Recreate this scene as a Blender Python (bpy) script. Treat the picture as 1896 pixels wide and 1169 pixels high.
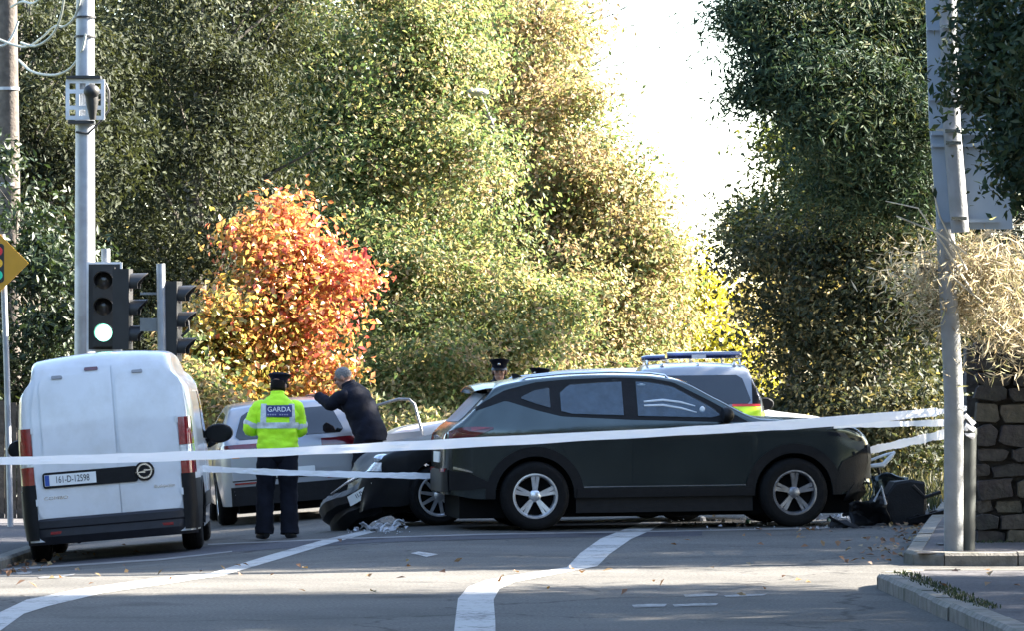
import bpy, bmesh, math, random
import numpy as np
from mathutils import Vector, Matrix
from mathutils.bvhtree import BVHTree

for o in list(bpy.data.objects):
    bpy.data.objects.remove(o, do_unlink=True)
SC = bpy.context.scene
COL = SC.collection
R = math.radians
rng = np.random.default_rng(11)
random.seed(5)

# ------------------------------------------------------------------ camera
EYE = 1.6            # lens height above the road in front of the cars
F = 9000.0           # focal length in photo pixels (photo is 1896 wide)
HY = 694.0           # photo row of the horizon
cam_d = bpy.data.cameras.new('camera')
cam = bpy.data.objects.new('camera', cam_d)
COL.objects.link(cam)
cam_d.sensor_width = 36.0
cam_d.lens = 36.0 * F / 1896.0
cam_d.clip_start = 0.5
cam_d.clip_end = 6000.0
cam.location = (0, 0, EYE)
cam.rotation_euler = (R(90) + math.atan((HY - 584.5) / F), 0, 0)
SC.camera = cam

# ------------------------------------------------------------------ sky, sun, exposure
SUN_EL, SUN_AZ = R(32), R(13)          # azimuth counter-clockwise from +X (right, slightly behind the scene)
S = Vector((math.cos(SUN_AZ) * math.cos(SUN_EL), math.sin(SUN_AZ) * math.cos(SUN_EL), math.sin(SUN_EL)))
W = bpy.data.worlds.new('World')
SC.world = W
W.use_nodes = True
wn = W.node_tree
bg = wn.nodes['Background']
sky = wn.nodes.new('ShaderNodeTexSky')
sky.sky_type = 'NISHITA'
sky.sun_disc = False
sky.sun_elevation = SUN_EL
sky.sun_rotation = R(90) - SUN_AZ
sky.air_density = 1.0
sky.dust_density = 1.0
wn.links.new(sky.outputs[0], bg.inputs[0])
bg.inputs[1].default_value = 0.075
sun_d = bpy.data.lights.new('sun', 'SUN')
sun_d.energy = 5.0
sun_d.angle = R(0.5)
sun_d.color = (1.0, 0.92, 0.80)
sun = bpy.data.objects.new('sun', sun_d)
COL.objects.link(sun)
sun.rotation_euler = S.to_track_quat('Z', 'Y').to_euler()
sun.location = (20, 20, 40)
SC.view_settings.view_transform = 'Standard'
SC.view_settings.look = 'None'
SC.view_settings.gamma = 1.0
SC.view_settings.use_curve_mapping = False
SC.view_settings.exposure = 3.5
SC.cycles.max_bounces = 8
SC.cycles.use_denoising = True

# ------------------------------------------------------------------ terrain
def smooth(a, b, x):
    t = min(1.0, max(0.0, (x - a) / (b - a)))
    return t * t * (3 - 2 * t)
def gz(x, y):
    t = smooth(37.0, 48.0, y)
    u = -(x + 0.85)
    left = 0.0 if u <= -0.3 else ((u + 0.3) ** 2 / 1.2 if u < 0.3 else u)
    left = min(left, 5.0)
    return -0.082 * t * left + 0.012 * min(6.0, max(0.0, x - 0.3)) * t
def hit(px, py, lift=0.0):
    """the point of the ground seen at a photo pixel"""
    lo, hi = 12.0, 400.0
    def f(y):
        x = (px - 948.0) * y / F
        return EYE - (py - HY) * y / F - (gz(x, y) + lift)
    for _ in range(50):
        m = 0.5 * (lo + hi)
        if f(m) > 0: lo = m
        else: hi = m
    y = lo
    x = (px - 948.0) * y / F
    return x, y
def at(px, py, y):
    """the point at depth y seen at a photo pixel"""
    return Vector(((px - 948.0) * y / F, y, EYE - (py - HY) * y / F))

# ------------------------------------------------------------------ materials
MATS = {}
def base_mat(name):
    m = bpy.data.materials.new(name)
    m.use_nodes = True
    return m, m.node_tree, m.node_tree.nodes['Principled BSDF']
def pmat(name, col, rough=0.5, metal=0.0, var=0.12, scale=6.0, bump=0.0, bscale=60.0, coat=0.0, spec=0.5,
         col2=None, detail=4.0, dirt=0.0, dirtcol=(0.10, 0.085, 0.065), alpha=1.0):
    if name in MATS: return MATS[name]
    m, nt, b = base_mat(name)
    N, L = nt.nodes, nt.links
    tc = N.new('ShaderNodeTexCoord')
    nz = N.new('ShaderNodeTexNoise')
    nz.inputs['Scale'].default_value = scale
    nz.inputs['Detail'].default_value = detail
    L.new(tc.outputs['Object'], nz.inputs['Vector'])
    rp = N.new('ShaderNodeValToRGB')
    a = [max(0.0, c * (1 - var)) for c in col]
    c2 = col2 or [min(1.0, c * (1 + var)) for c in col]
    rp.color_ramp.elements[0].position = 0.35
    rp.color_ramp.elements[1].position = 0.65
    rp.color_ramp.elements[0].color = (*a, 1)
    rp.color_ramp.elements[1].color = (*c2, 1)
    L.new(nz.outputs['Fac'], rp.inputs['Fac'])
    out = rp.outputs['Color']
    if dirt > 0:
        n2 = N.new('ShaderNodeTexNoise'); n2.inputs['Scale'].default_value = 2.3; n2.inputs['Detail'].default_value = 8
        n2.inputs['Roughness'].default_value = 0.7
        L.new(tc.outputs['Object'], n2.inputs['Vector'])
        mr = N.new('ShaderNodeMapRange'); mr.inputs[1].default_value = 0.45; mr.inputs[2].default_value = 0.75
        mr.inputs[3].default_value = 0.0; mr.inputs[4].default_value = dirt
        L.new(n2.outputs['Fac'], mr.inputs[0])
        mx = N.new('ShaderNodeMix'); mx.data_type = 'RGBA'
        L.new(mr.outputs[0], mx.inputs['Factor']); L.new(out, mx.inputs['A'])
        mx.inputs['B'].default_value = (*dirtcol, 1)
        out = mx.outputs['Result']
    L.new(out, b.inputs['Base Color'])
    b.inputs['Roughness'].default_value = rough
    b.inputs['Metallic'].default_value = metal
    b.inputs['Specular IOR Level'].default_value = spec
    b.inputs['Coat Weight'].default_value = coat
    b.inputs['Coat Roughness'].default_value = 0.06
    b.inputs['Alpha'].default_value = alpha
    if bump > 0:
        nb = N.new('ShaderNodeTexNoise'); nb.inputs['Scale'].default_value = bscale; nb.inputs['Detail'].default_value = 6
        L.new(tc.outputs['Object'], nb.inputs['Vector'])
        bp = N.new('ShaderNodeBump'); bp.inputs['Strength'].default_value = bump; bp.inputs['Distance'].default_value = 0.02
        L.new(nb.outputs['Fac'], bp.inputs['Height']); L.new(bp.outputs[0], b.inputs['Normal'])
    MATS[name] = m
    return m
def leaf_mat(name, cols, trans=0.45, rough=0.4, spec=0.5, glow=(1.35, 1.3, 0.7)):
    """leaf colours picked leaf by leaf from a ramp by the mesh attribute 'tint'"""
    m, nt, b = base_mat(name)
    N, L = nt.nodes, nt.links
    at_ = N.new('ShaderNodeAttribute'); at_.attribute_name = 'tint'
    rp = N.new('ShaderNodeValToRGB')
    e = rp.color_ramp.elements
    while len(e) < len(cols): e.new(0.5)
    for i, c in enumerate(cols):
        e[i].position = i / (len(cols) - 1); e[i].color = (*c, 1)
    L.new(at_.outputs['Fac'], rp.inputs['Fac'])
    L.new(rp.outputs['Color'], b.inputs['Base Color'])
    b.inputs['Roughness'].default_value = rough
    b.inputs['Specular IOR Level'].default_value = spec
    tr = N.new('ShaderNodeBsdfTranslucent')
    br = N.new('ShaderNodeMix'); br.data_type = 'RGBA'; br.blend_type = 'MULTIPLY'; br.inputs['Factor'].default_value = 1.0
    L.new(rp.outputs['Color'], br.inputs['A']); br.inputs['B'].default_value = (*glow, 1)
    L.new(br.outputs['Result'], tr.inputs['Color'])
    mx = N.new('ShaderNodeMixShader'); mx.inputs[0].default_value = trans
    L.new(b.outputs[0], mx.inputs[1]); L.new(tr.outputs[0], mx.inputs[2])
    L.new(mx.outputs[0], N['Material Output'].inputs['Surface'])
    MATS[name] = m
    return m
def emit_mat(name, col, strength):
    m, nt, b = base_mat(name)
    b.inputs['Base Color'].default_value = (*col, 1)
    b.inputs['Emission Color'].default_value = (*col, 1)
    b.inputs['Emission Strength'].default_value = strength
    MATS[name] = m
    return m
def glass_mat(name, tint, mix=0.5, rough=0.03):
    """thin tinted pane: part clear, part glossy"""
    m, nt, b = base_mat(name)
    N, L = nt.nodes, nt.links
    b.inputs['Base Color'].default_value = (*[c * 0.25 for c in tint], 1)
    b.inputs['Roughness'].default_value = rough
    b.inputs['Specular IOR Level'].default_value = 0.9
    tr = N.new('ShaderNodeBsdfTransparent'); tr.inputs['Color'].default_value = (*tint, 1)
    mx = N.new('ShaderNodeMixShader'); mx.inputs[0].default_value = mix
    L.new(b.outputs[0], mx.inputs[1]); L.new(tr.outputs[0], mx.inputs[2])
    L.new(mx.outputs[0], N['Material Output'].inputs['Surface'])
    MATS[name] = m
    return m

# ------------------------------------------------------------------ mesh builder
class MB:
    def __init__(s): s.v = []; s.f = []
    def add(s, vs, fs):
        k = len(s.v); s.v.extend([tuple(p) for p in vs]); s.f.extend([tuple(i + k for i in f) for f in fs]); return s
    def grid(s, P, cu=False, cv=False):
        nu, nv = len(P), len(P[0])
        fs = []
        for i in range(nu if cu else nu - 1):
            for j in range(nv if cv else nv - 1):
                a, b = i, (i + 1) % nu; c, d = j, (j + 1) % nv
                fs.append((a * nv + c, b * nv + c, b * nv + d, a * nv + d))
        return s.add([p for row in P for p in row], fs)
    def box(s, c, d, M=None, taper=1.0):
        hx, hy, hz = d[0] / 2, d[1] / 2, d[2] / 2
        vs = []
        for z in (-hz, hz):
            k = taper if z > 0 else 1.0
            for x, y in ((-hx, -hy), (hx, -hy), (hx, hy), (-hx, hy)):
                p = Vector((x * k, y * k, z))
                if M is not None: p = M @ p
                vs.append(p + Vector(c))
        return s.add(vs, [(3, 2, 1, 0), (4, 5, 6, 7), (0, 1, 5, 4), (1, 2, 6, 5), (2, 3, 7, 6), (3, 0, 4, 7)])
    def tube(s, pts, rad, n=8, cap=True, ell=None):
        """tube along points; rad a number or list; ell: (side, depth) factors about a fixed frame"""
        pts = [Vector(p) for p in pts]
        rr = rad if isinstance(rad, (list, tuple)) else [rad] * len(pts)
        rows = []
        ref = None
        for i, p in enumerate(pts):
            t = (pts[min(i + 1, len(pts) - 1)] - pts[max(i - 1, 0)]).normalized()
            if ref is None:
                ref = Vector((0, 0, 1)) if abs(t.z) < 0.9 else Vector((1, 0, 0))
            u = (ref - t * ref.dot(t))
            if u.length < 1e-4: u = t.orthogonal()
            u.normalize(); w = t.cross(u); ref = u
            r = rr[i]
            ru, rw = (r, r) if not isinstance(r, (tuple, list)) else r
            rows.append([p + u * ru * math.cos(2 * math.pi * k / n) + w * rw * math.sin(2 * math.pi * k / n) for k in range(n)])
        base = len(s.v)
        s.grid(rows, cv=True)
        if cap:
            m = len(pts)
            s.f.append(tuple(base + k for k in range(n))[::-1])
            s.f.append(tuple(base + (m - 1) * n + k for k in range(n)))
        return s
    def lathe(s, prof, n=32, axis='y', c=(0, 0, 0), close=False):
        """prof: (r, h) pairs turned about an axis"""
        rows = []
        for r, h in prof:
            row = []
            for k in range(n):
                a = 2 * math.pi * k / n
                ca, sa = r * math.cos(a), r * math.sin(a)
                p = (ca, h, sa) if axis == 'y' else ((ca, sa, h) if axis == 'z' else (h, ca, sa))
                row.append((p[0] + c[0], p[1] + c[1], p[2] + c[2]))
            rows.append(row)
        base = len(s.v)
        s.grid(rows, cv=True)
        if close:
            m = len(prof)
            s.f.append(tuple(base + k for k in range(n))[::-1]); s.f.append(tuple(base + (m - 1) * n + k for k in range(n)))
        return s
    def ellipsoid(s, c, r, nu=16, nv=10, M=None):
        rows = []
        for i in range(nv + 1):
            th = math.pi * i / nv
            row = []
            for k in range(nu):
                a = 2 * math.pi * k / nu
                p = Vector((r[0] * math.sin(th) * math.cos(a), r[1] * math.sin(th) * math.sin(a), r[2] * math.cos(th)))
                if M is not None: p = M @ p
                row.append(p + Vector(c))
            rows.append(row)
        return s.grid(rows, cv=True)
    def prism(s, poly, h, M=None, c=(0, 0, 0)):
        """2-D polygon (x, z) given depth h along y"""
        n = len(poly); vs = []
        for y in (-h / 2, h / 2):
            for x, z in poly:
                p = Vector((x, y, z))
                if M is not None: p = M @ p
                vs.append(p + Vector(c))
        fs = [tuple(range(n)), tuple(range(2 * n - 1, n - 1, -1))]
        fs += [(i, i + n, (i + 1) % n + n, (i + 1) % n) for i in range(n)]
        return s.add(vs, fs)
    def build(s, name, m, parent=None, smooth=True, angle=35, **kw):
        me = bpy.data.meshes.new(name)
        me.from_pydata(s.v, [], s.f)
        bm = bmesh.new(); bm.from_mesh(me)
        bmesh.ops.remove_doubles(bm, verts=bm.verts, dist=1e-5)
        bmesh.ops.recalc_face_normals(bm, faces=bm.faces)
        bm.to_mesh(me); bm.free()
        if smooth:
            me.polygons.foreach_set('use_smooth', [True] * len(me.polygons))
            me.set_sharp_from_angle(angle=R(angle))
        o = link(name, me, m, parent)
        return o
def link(name, me, m, parent=None):
    if m is not None: me.materials.append(m)
    o = bpy.data.objects.new(name, me)
    COL.objects.link(o)
    if parent is not None: o.parent = parent
    return o
def tag(o, label=None, cat=None, group=None, kind=None):
    if label: o['label'] = label
    if cat: o['category'] = cat
    if group: o['group'] = group
    if kind: o['kind'] = kind
    return o
def empty(name, loc=(0, 0, 0), rz=0.0, label=None, cat=None, group=None):
    o = bpy.data.objects.new(name, None)
    o.empty_display_size = 0.2
    o.location = loc; o.rotation_euler = (0, 0, rz)
    COL.objects.link(o)
    return tag(o, label, cat, group)
def kids(o): return [c for c in bpy.data.objects if c.parent is o]
def copy_tree(o, parent=None):
    c = o.copy(); COL.objects.link(c)
    if parent is not None: c.parent = parent
    for k in kids(o): copy_tree(k, c)
    return c
def seat_on_ground(o, x, y, heading, half_base=1.3, half_track=0.75, dz=0.0):
    """stand a vehicle (front along its local +x) on the ground, leaning with the ground"""
    f = Vector((math.cos(heading), math.sin(heading))); l = Vector((-f.y, f.x))
    def g(a, b): return gz(x + f.x * a + l.x * b, y + f.y * a + l.y * b)
    zf = (g(half_base, half_track) + g(half_base, -half_track)) / 2; zr = (g(-half_base, half_track) + g(-half_base, -half_track)) / 2
    zl = (g(half_base, half_track) + g(-half_base, half_track)) / 2; zq = (g(half_base, -half_track) + g(-half_base, -half_track)) / 2
    ex = Vector((f.x * 2 * half_base, f.y * 2 * half_base, zf - zr)).normalized()
    ey = Vector((l.x * 2 * half_track, l.y * 2 * half_track, zl - zq)); ey = (ey - ex * ey.dot(ex)).normalized()
    ez = ex.cross(ey)
    M = Matrix((ex, ey, ez)).transposed().to_4x4()
    M.translation = Vector((x, y, (zf + zr) / 2 + dz))
    o.matrix_world = M
    return M
def interp(pts):
    """smooth monotone curve through (x, y) points"""
    xs = [p[0] for p in pts]; ys = [p[1] for p in pts]; n = len(xs)
    d = [(ys[i + 1] - ys[i]) / (xs[i + 1] - xs[i]) for i in range(n - 1)]
    m = [d[0]] + [0 if d[i - 1] * d[i] <= 0 else 2 * d[i - 1] * d[i] / (d[i - 1] + d[i]) for i in range(1, n - 1)] + [d[-1]]
    def f(x):
        if x <= xs[0]: return ys[0]
        if x >= xs[-1]: return ys[-1]
        i = max(k for k in range(n - 1) if xs[k] <= x)
        h = xs[i + 1] - xs[i]; t = (x - xs[i]) / h
        return ((1 + 2 * t) * (1 - t) ** 2 * ys[i] + t * (1 - t) ** 2 * h * m[i] + t * t * (3 - 2 * t) * ys[i + 1] + t * t * (t - 1) * h * m[i + 1])
    return f
def lin(pts):
    xs = [p[0] for p in pts]; ys = [p[1] for p in pts]
    return lambda x: float(np.interp(x, xs, ys))
def text_mesh(txt, size, parent, m, M, name='lettering', xscale=1.0, depth=0.0015):
    cu = bpy.data.curves.new(name, 'FONT')
    cu.body = txt; cu.size = size; cu.align_x = 'CENTER'; cu.align_y = 'CENTER'; cu.extrude = depth
    cu.resolution_u = 3
    t = bpy.data.objects.new(name, cu); COL.objects.link(t)
    dg = bpy.context.evaluated_depsgraph_get()
    me = bpy.data.meshes.new_from_object(t.evaluated_get(dg))
    bpy.data.objects.remove(t, do_unlink=True)
    me.transform(M @ Matrix.Diagonal((xscale, 1, 1, 1)))
    me.name = name
    me.materials.clear()
    return link(name, me, m, parent)

# ================================================================== ground, roads, kerbs
def sheet(name, rows, m, kind='structure', parent=None):
    b = MB(); b.grid(rows)
    o = b.build(name, m, parent, smooth=True)
    return tag(o, kind=kind)
def road_mat(name, col, speck=0.5, wear=0.25, cracks=True):
    m, nt, b = base_mat(name)
    N, L = nt.nodes, nt.links
    tc = N.new('ShaderNodeTexCoord')
    def noise(sc, det, rough=0.6):
        n = N.new('ShaderNodeTexNoise'); n.inputs['Scale'].default_value = sc; n.inputs['Detail'].default_value = det
        n.inputs['Roughness'].default_value = rough
        L.new(tc.outputs['Object'], n.inputs['Vector']); return n
    n1 = noise(0.55, 6, 0.65); n2 = noise(42, 3); n3 = noise(7, 5, 0.7)
    r1 = N.new('ShaderNodeValToRGB')
    r1.color_ramp.elements[0].position = 0.3; r1.color_ramp.elements[1].position = 0.7
    r1.color_ramp.elements[0].color = (*[c * (1 - wear) for c in col], 1)
    r1.color_ramp.elements[1].color = (*[c * (1 + wear) for c in col], 1)
    L.new(n1.outputs['Fac'], r1.inputs['Fac'])
    r2 = N.new('ShaderNodeMapRange'); r2.inputs[1].default_value = 0.3; r2.inputs[2].default_value = 0.75
    r2.inputs[3].default_value = 1 - speck; r2.inputs[4].default_value = 1 + speck
    L.new(n2.outputs['Fac'], r2.inputs[0])
    mu = N.new('ShaderNodeVectorMath'); mu.operation = 'SCALE'
    L.new(r1.outputs['Color'], mu.inputs[0]); L.new(r2.outputs[0], mu.inputs['Scale'])
    r3 = N.new('ShaderNodeMapRange'); r3.inputs[1].default_value = 0.62; r3.inputs[2].default_value = 0.72
    r3.inputs[3].default_value = 0; r3.inputs[4].default_value = 0.45
    L.new(n3.outputs['Fac'], r3.inputs[0])
    mx = N.new('ShaderNodeMix'); mx.data_type = 'RGBA'
    L.new(r3.outputs[0], mx.inputs['Factor']); L.new(mu.outputs[0], mx.inputs['A'])
    mx.inputs['B'].default_value = (col[0] * 1.7, col[1] * 1.65, col[2] * 1.5, 1)
    L.new(mx.outputs['Result'], b.inputs['Base Color'])
    b.inputs['Roughness'].default_value = 0.85
    b.inputs['Specular IOR Level'].default_value = 0.08
    if cracks:
        nw = N.new('ShaderNodeTexNoise'); nw.inputs['Scale'].default_value = 1.4; nw.inputs['Detail'].default_value = 5
        L.new(tc.outputs['Object'], nw.inputs['Vector'])
        ad = N.new('ShaderNodeVectorMath'); ad.operation = 'MULTIPLY_ADD'
        L.new(nw.outputs['Color'], ad.inputs[0]); ad.inputs[1].default_value = (1.1, 1.1, 0); L.new(tc.outputs['Object'], ad.inputs[2])
        vo = N.new('ShaderNodeTexVoronoi'); vo.feature = 'DISTANCE_TO_EDGE'; vo.inputs['Scale'].default_value = 0.33
        L.new(ad.outputs[0], vo.inputs['Vector'])
        cr = N.new('ShaderNodeMapRange'); cr.inputs[1].default_value = 0.0; cr.inputs[2].default_value = 0.011; cr.inputs[3].default_value = 0.42; cr.inputs[4].default_value = 1.0
        L.new(vo.outputs['Distance'], cr.inputs[0])
        ns = N.new('ShaderNodeTexNoise'); ns.inputs['Scale'].default_value = 0.9; ns.inputs['Detail'].default_value = 3
        L.new(tc.outputs['Object'], ns.inputs['Vector'])
        st = N.new('ShaderNodeMapRange'); st.inputs[1].default_value = 0.60; st.inputs[2].default_value = 0.74; st.inputs[3].default_value = 1.0; st.inputs[4].default_value = 0.62
        L.new(ns.outputs['Fac'], st.inputs[0])
        m1 = N.new('ShaderNodeMath'); m1.operation = 'MULTIPLY'; L.new(cr.outputs[0], m1.inputs[0]); L.new(st.outputs[0], m1.inputs[1])
        sc_ = N.new('ShaderNodeVectorMath'); sc_.operation = 'SCALE'
        L.new(mx.outputs['Result'], sc_.inputs[0]); L.new(m1.outputs[0], sc_.inputs['Scale'])
        L.new(sc_.outputs[0], b.inputs['Base Color'])
    bp = N.new('ShaderNodeBump'); bp.inputs['Strength'].default_value = 0.6; bp.inputs['Distance'].default_value = 0.006
    L.new(n2.outputs['Fac'], bp.inputs['Height']); L.new(bp.outputs[0], b.inputs['Normal'])
    MATS[name] = m
    return m
M_ROAD = road_mat('asphalt', (0.088, 0.085, 0.079))
M_PATH = road_mat('path_asphalt', (0.085, 0.083, 0.088), 0.4)
M_PATCH = road_mat('asphalt_patch', (0.060, 0.060, 0.068), 0.4)
M_GROUND = pmat('soil', (0.045, 0.042, 0.022), 0.95, var=0.4, scale=1.5, bump=0.5, bscale=20, col2=(0.07, 0.085, 0.03))
M_KERB = pmat('kerb_stone', (0.13, 0.122, 0.108), 0.9, var=0.3, scale=9, bump=0.4, bscale=50, dirt=0.75, dirtcol=(0.075, 0.08, 0.05))
def paint_mat(name, col, wear):
    m, nt, b = base_mat(name); N, L = nt.nodes, nt.links
    tc = N.new('ShaderNodeTexCoord')
    n1 = N.new('ShaderNodeTexNoise'); n1.inputs['Scale'].default_value = 13; n1.inputs['Detail'].default_value = 8; n1.inputs['Roughness'].default_value = 0.75
    n2 = N.new('ShaderNodeTexNoise'); n2.inputs['Scale'].default_value = 1.7; n2.inputs['Detail'].default_value = 4
    L.new(tc.outputs['Object'], n1.inputs['Vector']); L.new(tc.outputs['Object'], n2.inputs['Vector'])
    ad = N.new('ShaderNodeMath'); ad.operation = 'MULTIPLY_ADD'; L.new(n2.outputs['Fac'], ad.inputs[0]); ad.inputs[1].default_value = 0.6; L.new(n1.outputs['Fac'], ad.inputs[2])
    mr = N.new('ShaderNodeMapRange'); mr.inputs[1].default_value = wear; mr.inputs[2].default_value = wear + 0.12; L.new(ad.outputs[0], mr.inputs[0])
    mx = N.new('ShaderNodeMix'); mx.data_type = 'RGBA'; L.new(mr.outputs[0], mx.inputs['Factor'])
    mx.inputs['A'].default_value = (*col, 1); mx.inputs['B'].default_value = (0.10, 0.098, 0.094, 1)
    L.new(mx.outputs['Result'], b.inputs['Base Color']); b.inputs['Roughness'].default_value = 0.85
    MATS[name] = m
    return m
M_FADED = paint_mat('faded_road_paint', (0.24, 0.24, 0.235), 0.70)
M_LINE = paint_mat('worn_road_paint', (0.30, 0.30, 0.29), 0.82)

ys = list(np.concatenate([np.arange(8, 30, 4.0), np.arange(30, 62, 0.5), np.arange(62, 110, 4.0), np.array([120, 150, 200, 300, 500, 900, 1500, 2500])]))
xs = list(np.concatenate([np.array([-1500, -600, -200, -80, -40, -20, -12]), np.arange(-9, 9.01, 0.4), np.array([12, 20, 40, 80, 200, 600, 1500])]))
ROADSIDE = -0.03
sheet('ground', [[(x, y, gz(x, y) + ROADSIDE) for x in xs] for y in ys], M_GROUND)

XL = lin([(8, -6.3), (37, -5.5), (48, -5.08), (60, -5.0), (110, -1.0)])
def XR(y): return 3.2 + 0.11 * (y - 40.0)
def XN(y):            # kerb of the near corner, with its rounded nose
    if y > 36.2: return 2.72 + 0.5 * (1 - math.sqrt(max(0.0, 1 - ((y - 36.2) / 1.0) ** 2)))
    return 2.72 + 0.024 * (36.2 - y)
def road_rows():
    rows = []
    for y in np.concatenate([np.arange(8, 30, 2.0), np.arange(30, 60, 0.4), np.arange(60, 111, 2.0)]):
        xl = XL(y); xr = (XN(y) + 0.1 if y <= 37.2 else (4.0 if y < 40.2 else XR(y) + 0.1)) if y < 60 else XR(60) + 0.08 * (y - 60)
        rows.append([(xl - 0.1 + (xr - xl + 0.2) * k / 40, y, gz(xl - 0.1 + (xr - xl + 0.2) * k / 40, y)) for k in range(41)])
    return rows
sheet('road', road_rows(), M_ROAD)
sheet('side_road', [[(x, y, gz(x, y) - 0.004) for x in np.linspace(3.0, 30, 40)] for y in np.linspace(37.0, 40.6, 9)], M_ROAD)
KH = 0.105
sheet('near_footpath', [[(XN(y) + 0.12 + (9.0 - XN(y)) * k / 20, y, gz(3, y) + KH) for k in range(21)] for y in np.linspace(8, 37.05, 60)], M_PATH)
sheet('corner_footpath', [[(XR(y) + 0.12 + (1.6 + (5 if y < 42.6 else 0)) * k / 20, y, gz(XR(y), y) + KH) for k in range(21)] for y in np.linspace(40.42, 66, 60)], M_PATH)
sheet('left_footpath', [[(XL(y) - 0.12 - 1.8 * k / 10, y, gz(XL(y), y) + KH) for k in range(11)] for y in np.linspace(20, 70, 90)], M_PATH)

def kerb(name, pts, inward, parent_kind='structure', step=0.9):
    """kerb stones laid one by one along a line of (x, y); inward: +1 stone body to the left of travel, -1 to the right"""
    root = empty(name); tag(root, kind=parent_kind)
    P = [Vector(p) for p in pts]
    out = [P[0]]
    for a, b in zip(P, P[1:]):
        n = max(1, round((b - a).length / step))
        out += [a + (b - a) * k / n for k in range(1, n + 1)]
    for a, b in zip(out, out[1:]):
        d = (b - a).normalized(); nrm = Vector((-d.y, d.x)) * inward
        a2, b2 = a + d * 0.006, b - d * 0.006
        vs = []
        j = random.uniform(-0.006, 0.006)
        for p in (a2, b2):
            z = gz(p.x, p.y)
            for off, h in ((0, -0.1), (0, KH - 0.02 + j), (0.025, KH + 0.006 + j), (0.15, KH + 0.008 + j), (0.15, -0.1)):
                q = p + nrm * (off + j); vs.append((q.x, q.y, z + h))
        fs = [(0, 1, 6, 5), (1, 2, 7, 6), (2, 3, 8, 7), (3, 4, 9, 8), (4, 0, 5, 9), (4, 3, 2, 1, 0), (5, 6, 7, 8, 9)]
        MB().add(vs, fs).build('kerb_stone', M_KERB, root, smooth=False)
    return root
kerb('near_kerb', [(XN(y), y) for y in np.linspace(26, 36.2, 12)] + [(XN(y), y) for y in (36.5, 36.8, 37.0, 37.15)] + [(x, 37.2) for x in (3.4, 5, 8, 12)], -1)
kerb('corner_kerb', [(XR(y), y) for y in np.linspace(66, 40.8, 28)] + [(XR(40.8) + 0.05, 40.55), (XR(40.8) + 0.3, 40.36)] + [(x, 40.34 + 0.03 * (x - 3.6)) for x in (4.2, 6, 9, 13)], 1)
kerb('left_kerb', [(XL(y), y) for y in np.linspace(24, 68, 48)], 1)

# painted markings, laid on the road
def strip(name, left, right, m, lift=0.004, parent=None, sub=6, kind='structure'):
    """a painted band between two lines of photo pixels on the ground"""
    rows = []
    L_, R_ = [], []
    for (a, b), (c, d) in zip(zip(left, left[1:]), zip(right, right[1:])):
        for k in range(sub):
            t = k / sub
            L_.append((a[0] + (b[0] - a[0]) * t, a[1] + (b[1] - a[1]) * t)); R_.append((c[0] + (d[0] - c[0]) * t, c[1] + (d[1] - c[1]) * t))
    L_.append(left[-1]); R_.append(right[-1])
    for a, b in zip(L_, R_):
        p, q = hit(*a), hit(*b)
        row = []
        for k in range(4):
            x = p[0] + (q[0] - p[0]) * k / 3; y = p[1] + (q[1] - p[1]) * k / 3
            row.append((x, y, gz(x, y) + lift))
        rows.append(row)
    o = MB().grid(rows).build(name, m, parent, smooth=True)
    return tag(o, kind=kind)
strip('centre_line_marking', [(838, 1200), (843, 1150), (848, 1110), (868, 1088), (900, 1076), (975, 1063), (1050, 1052), (1074, 1026), (1112, 999), (1150, 984), (1190, 968)],
      [(918, 1200), (917, 1150), (914, 1112), (925, 1092), (952, 1080), (1040, 1063), (1106, 1050), (1128, 1028), (1168, 1000), (1202, 985), (1232, 968)], M_LINE)
strip('edge_line_marking', [(-60, 1172), (-5, 1138), (50, 1112), (150, 1092), (290, 1072), (330, 1068), (390, 1063), (500, 1029), (600, 1001), (700, 978)],
      [(-20, 1185), (45, 1138), (90, 1124), (190, 1100), (330, 1080), (360, 1075), (412, 1068), (520, 1036), (618, 1006), (712, 982)], M_LINE)
strip('short_dash_marking', [(760, 1026), (775, 1023)], [(790, 1033), (812, 1028)], M_LINE)
for k, (pts) in enumerate([((1170, 1122), (1235, 1120), 5), ((1245, 1121), (1330, 1119), 4), ((1265, 1103), (1330, 1101), 4), ((1340, 1104), (1420, 1101), 3), ((30, 1062), (60, 1060), 4), ((70, 1070), (140, 1064), 3)]):
    (a, b), (c, d), w = pts
    strip('faded_paint_marking', [(a, b), ((a + c) / 2, b - 2), (c, d)], [(a + 4, b + w), ((a + c) / 2, b + w - 1), (c - 5, d + w)], M_FADED)
# trench repair across the road, its pale seams and a painted sunlit edge
strip('road_patch', [(90, 1040), (400, 1012), (700, 995), (1000, 986), (1300, 983)], [(90, 1052), (400, 1026), (700, 1006), (1000, 997), (1300, 994)], M_PATCH, lift=0.003)
M_SEAM_LIT = pmat('pale_seam_lit_edge', (0.17, 0.165, 0.16), 0.9, var=0.3, scale=5)
strip('seam_lit_edge', [(385, 1009), (640, 998), (900, 990), (1250, 984), (1560, 978)], [(385, 1011), (640, 1000), (900, 992), (1250, 986), (1560, 980)], M_SEAM_LIT, lift=0.005)  # right half paints the pale sunlit edge below the SUV
strip('seam_lit_edge', [(0, 1055), (150, 1046), (300, 1036), (430, 1022)], [(0, 1059), (150, 1049), (300, 1039), (430, 1024)], M_SEAM_LIT, lift=0.005)
# small cover in the corner footpath
x, y = hit(1748, 1010, KH)
tag(MB().box((x, y, gz(x, y) + KH + 0.006), (0.12, 0.22, 0.012)).build('footpath_cover', pmat('dark_iron', (0.03, 0.03, 0.032), 0.6, 0.6), smooth=False),
    'small dark iron cover set in the footpath by the kerb corner', 'cover')

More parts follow.
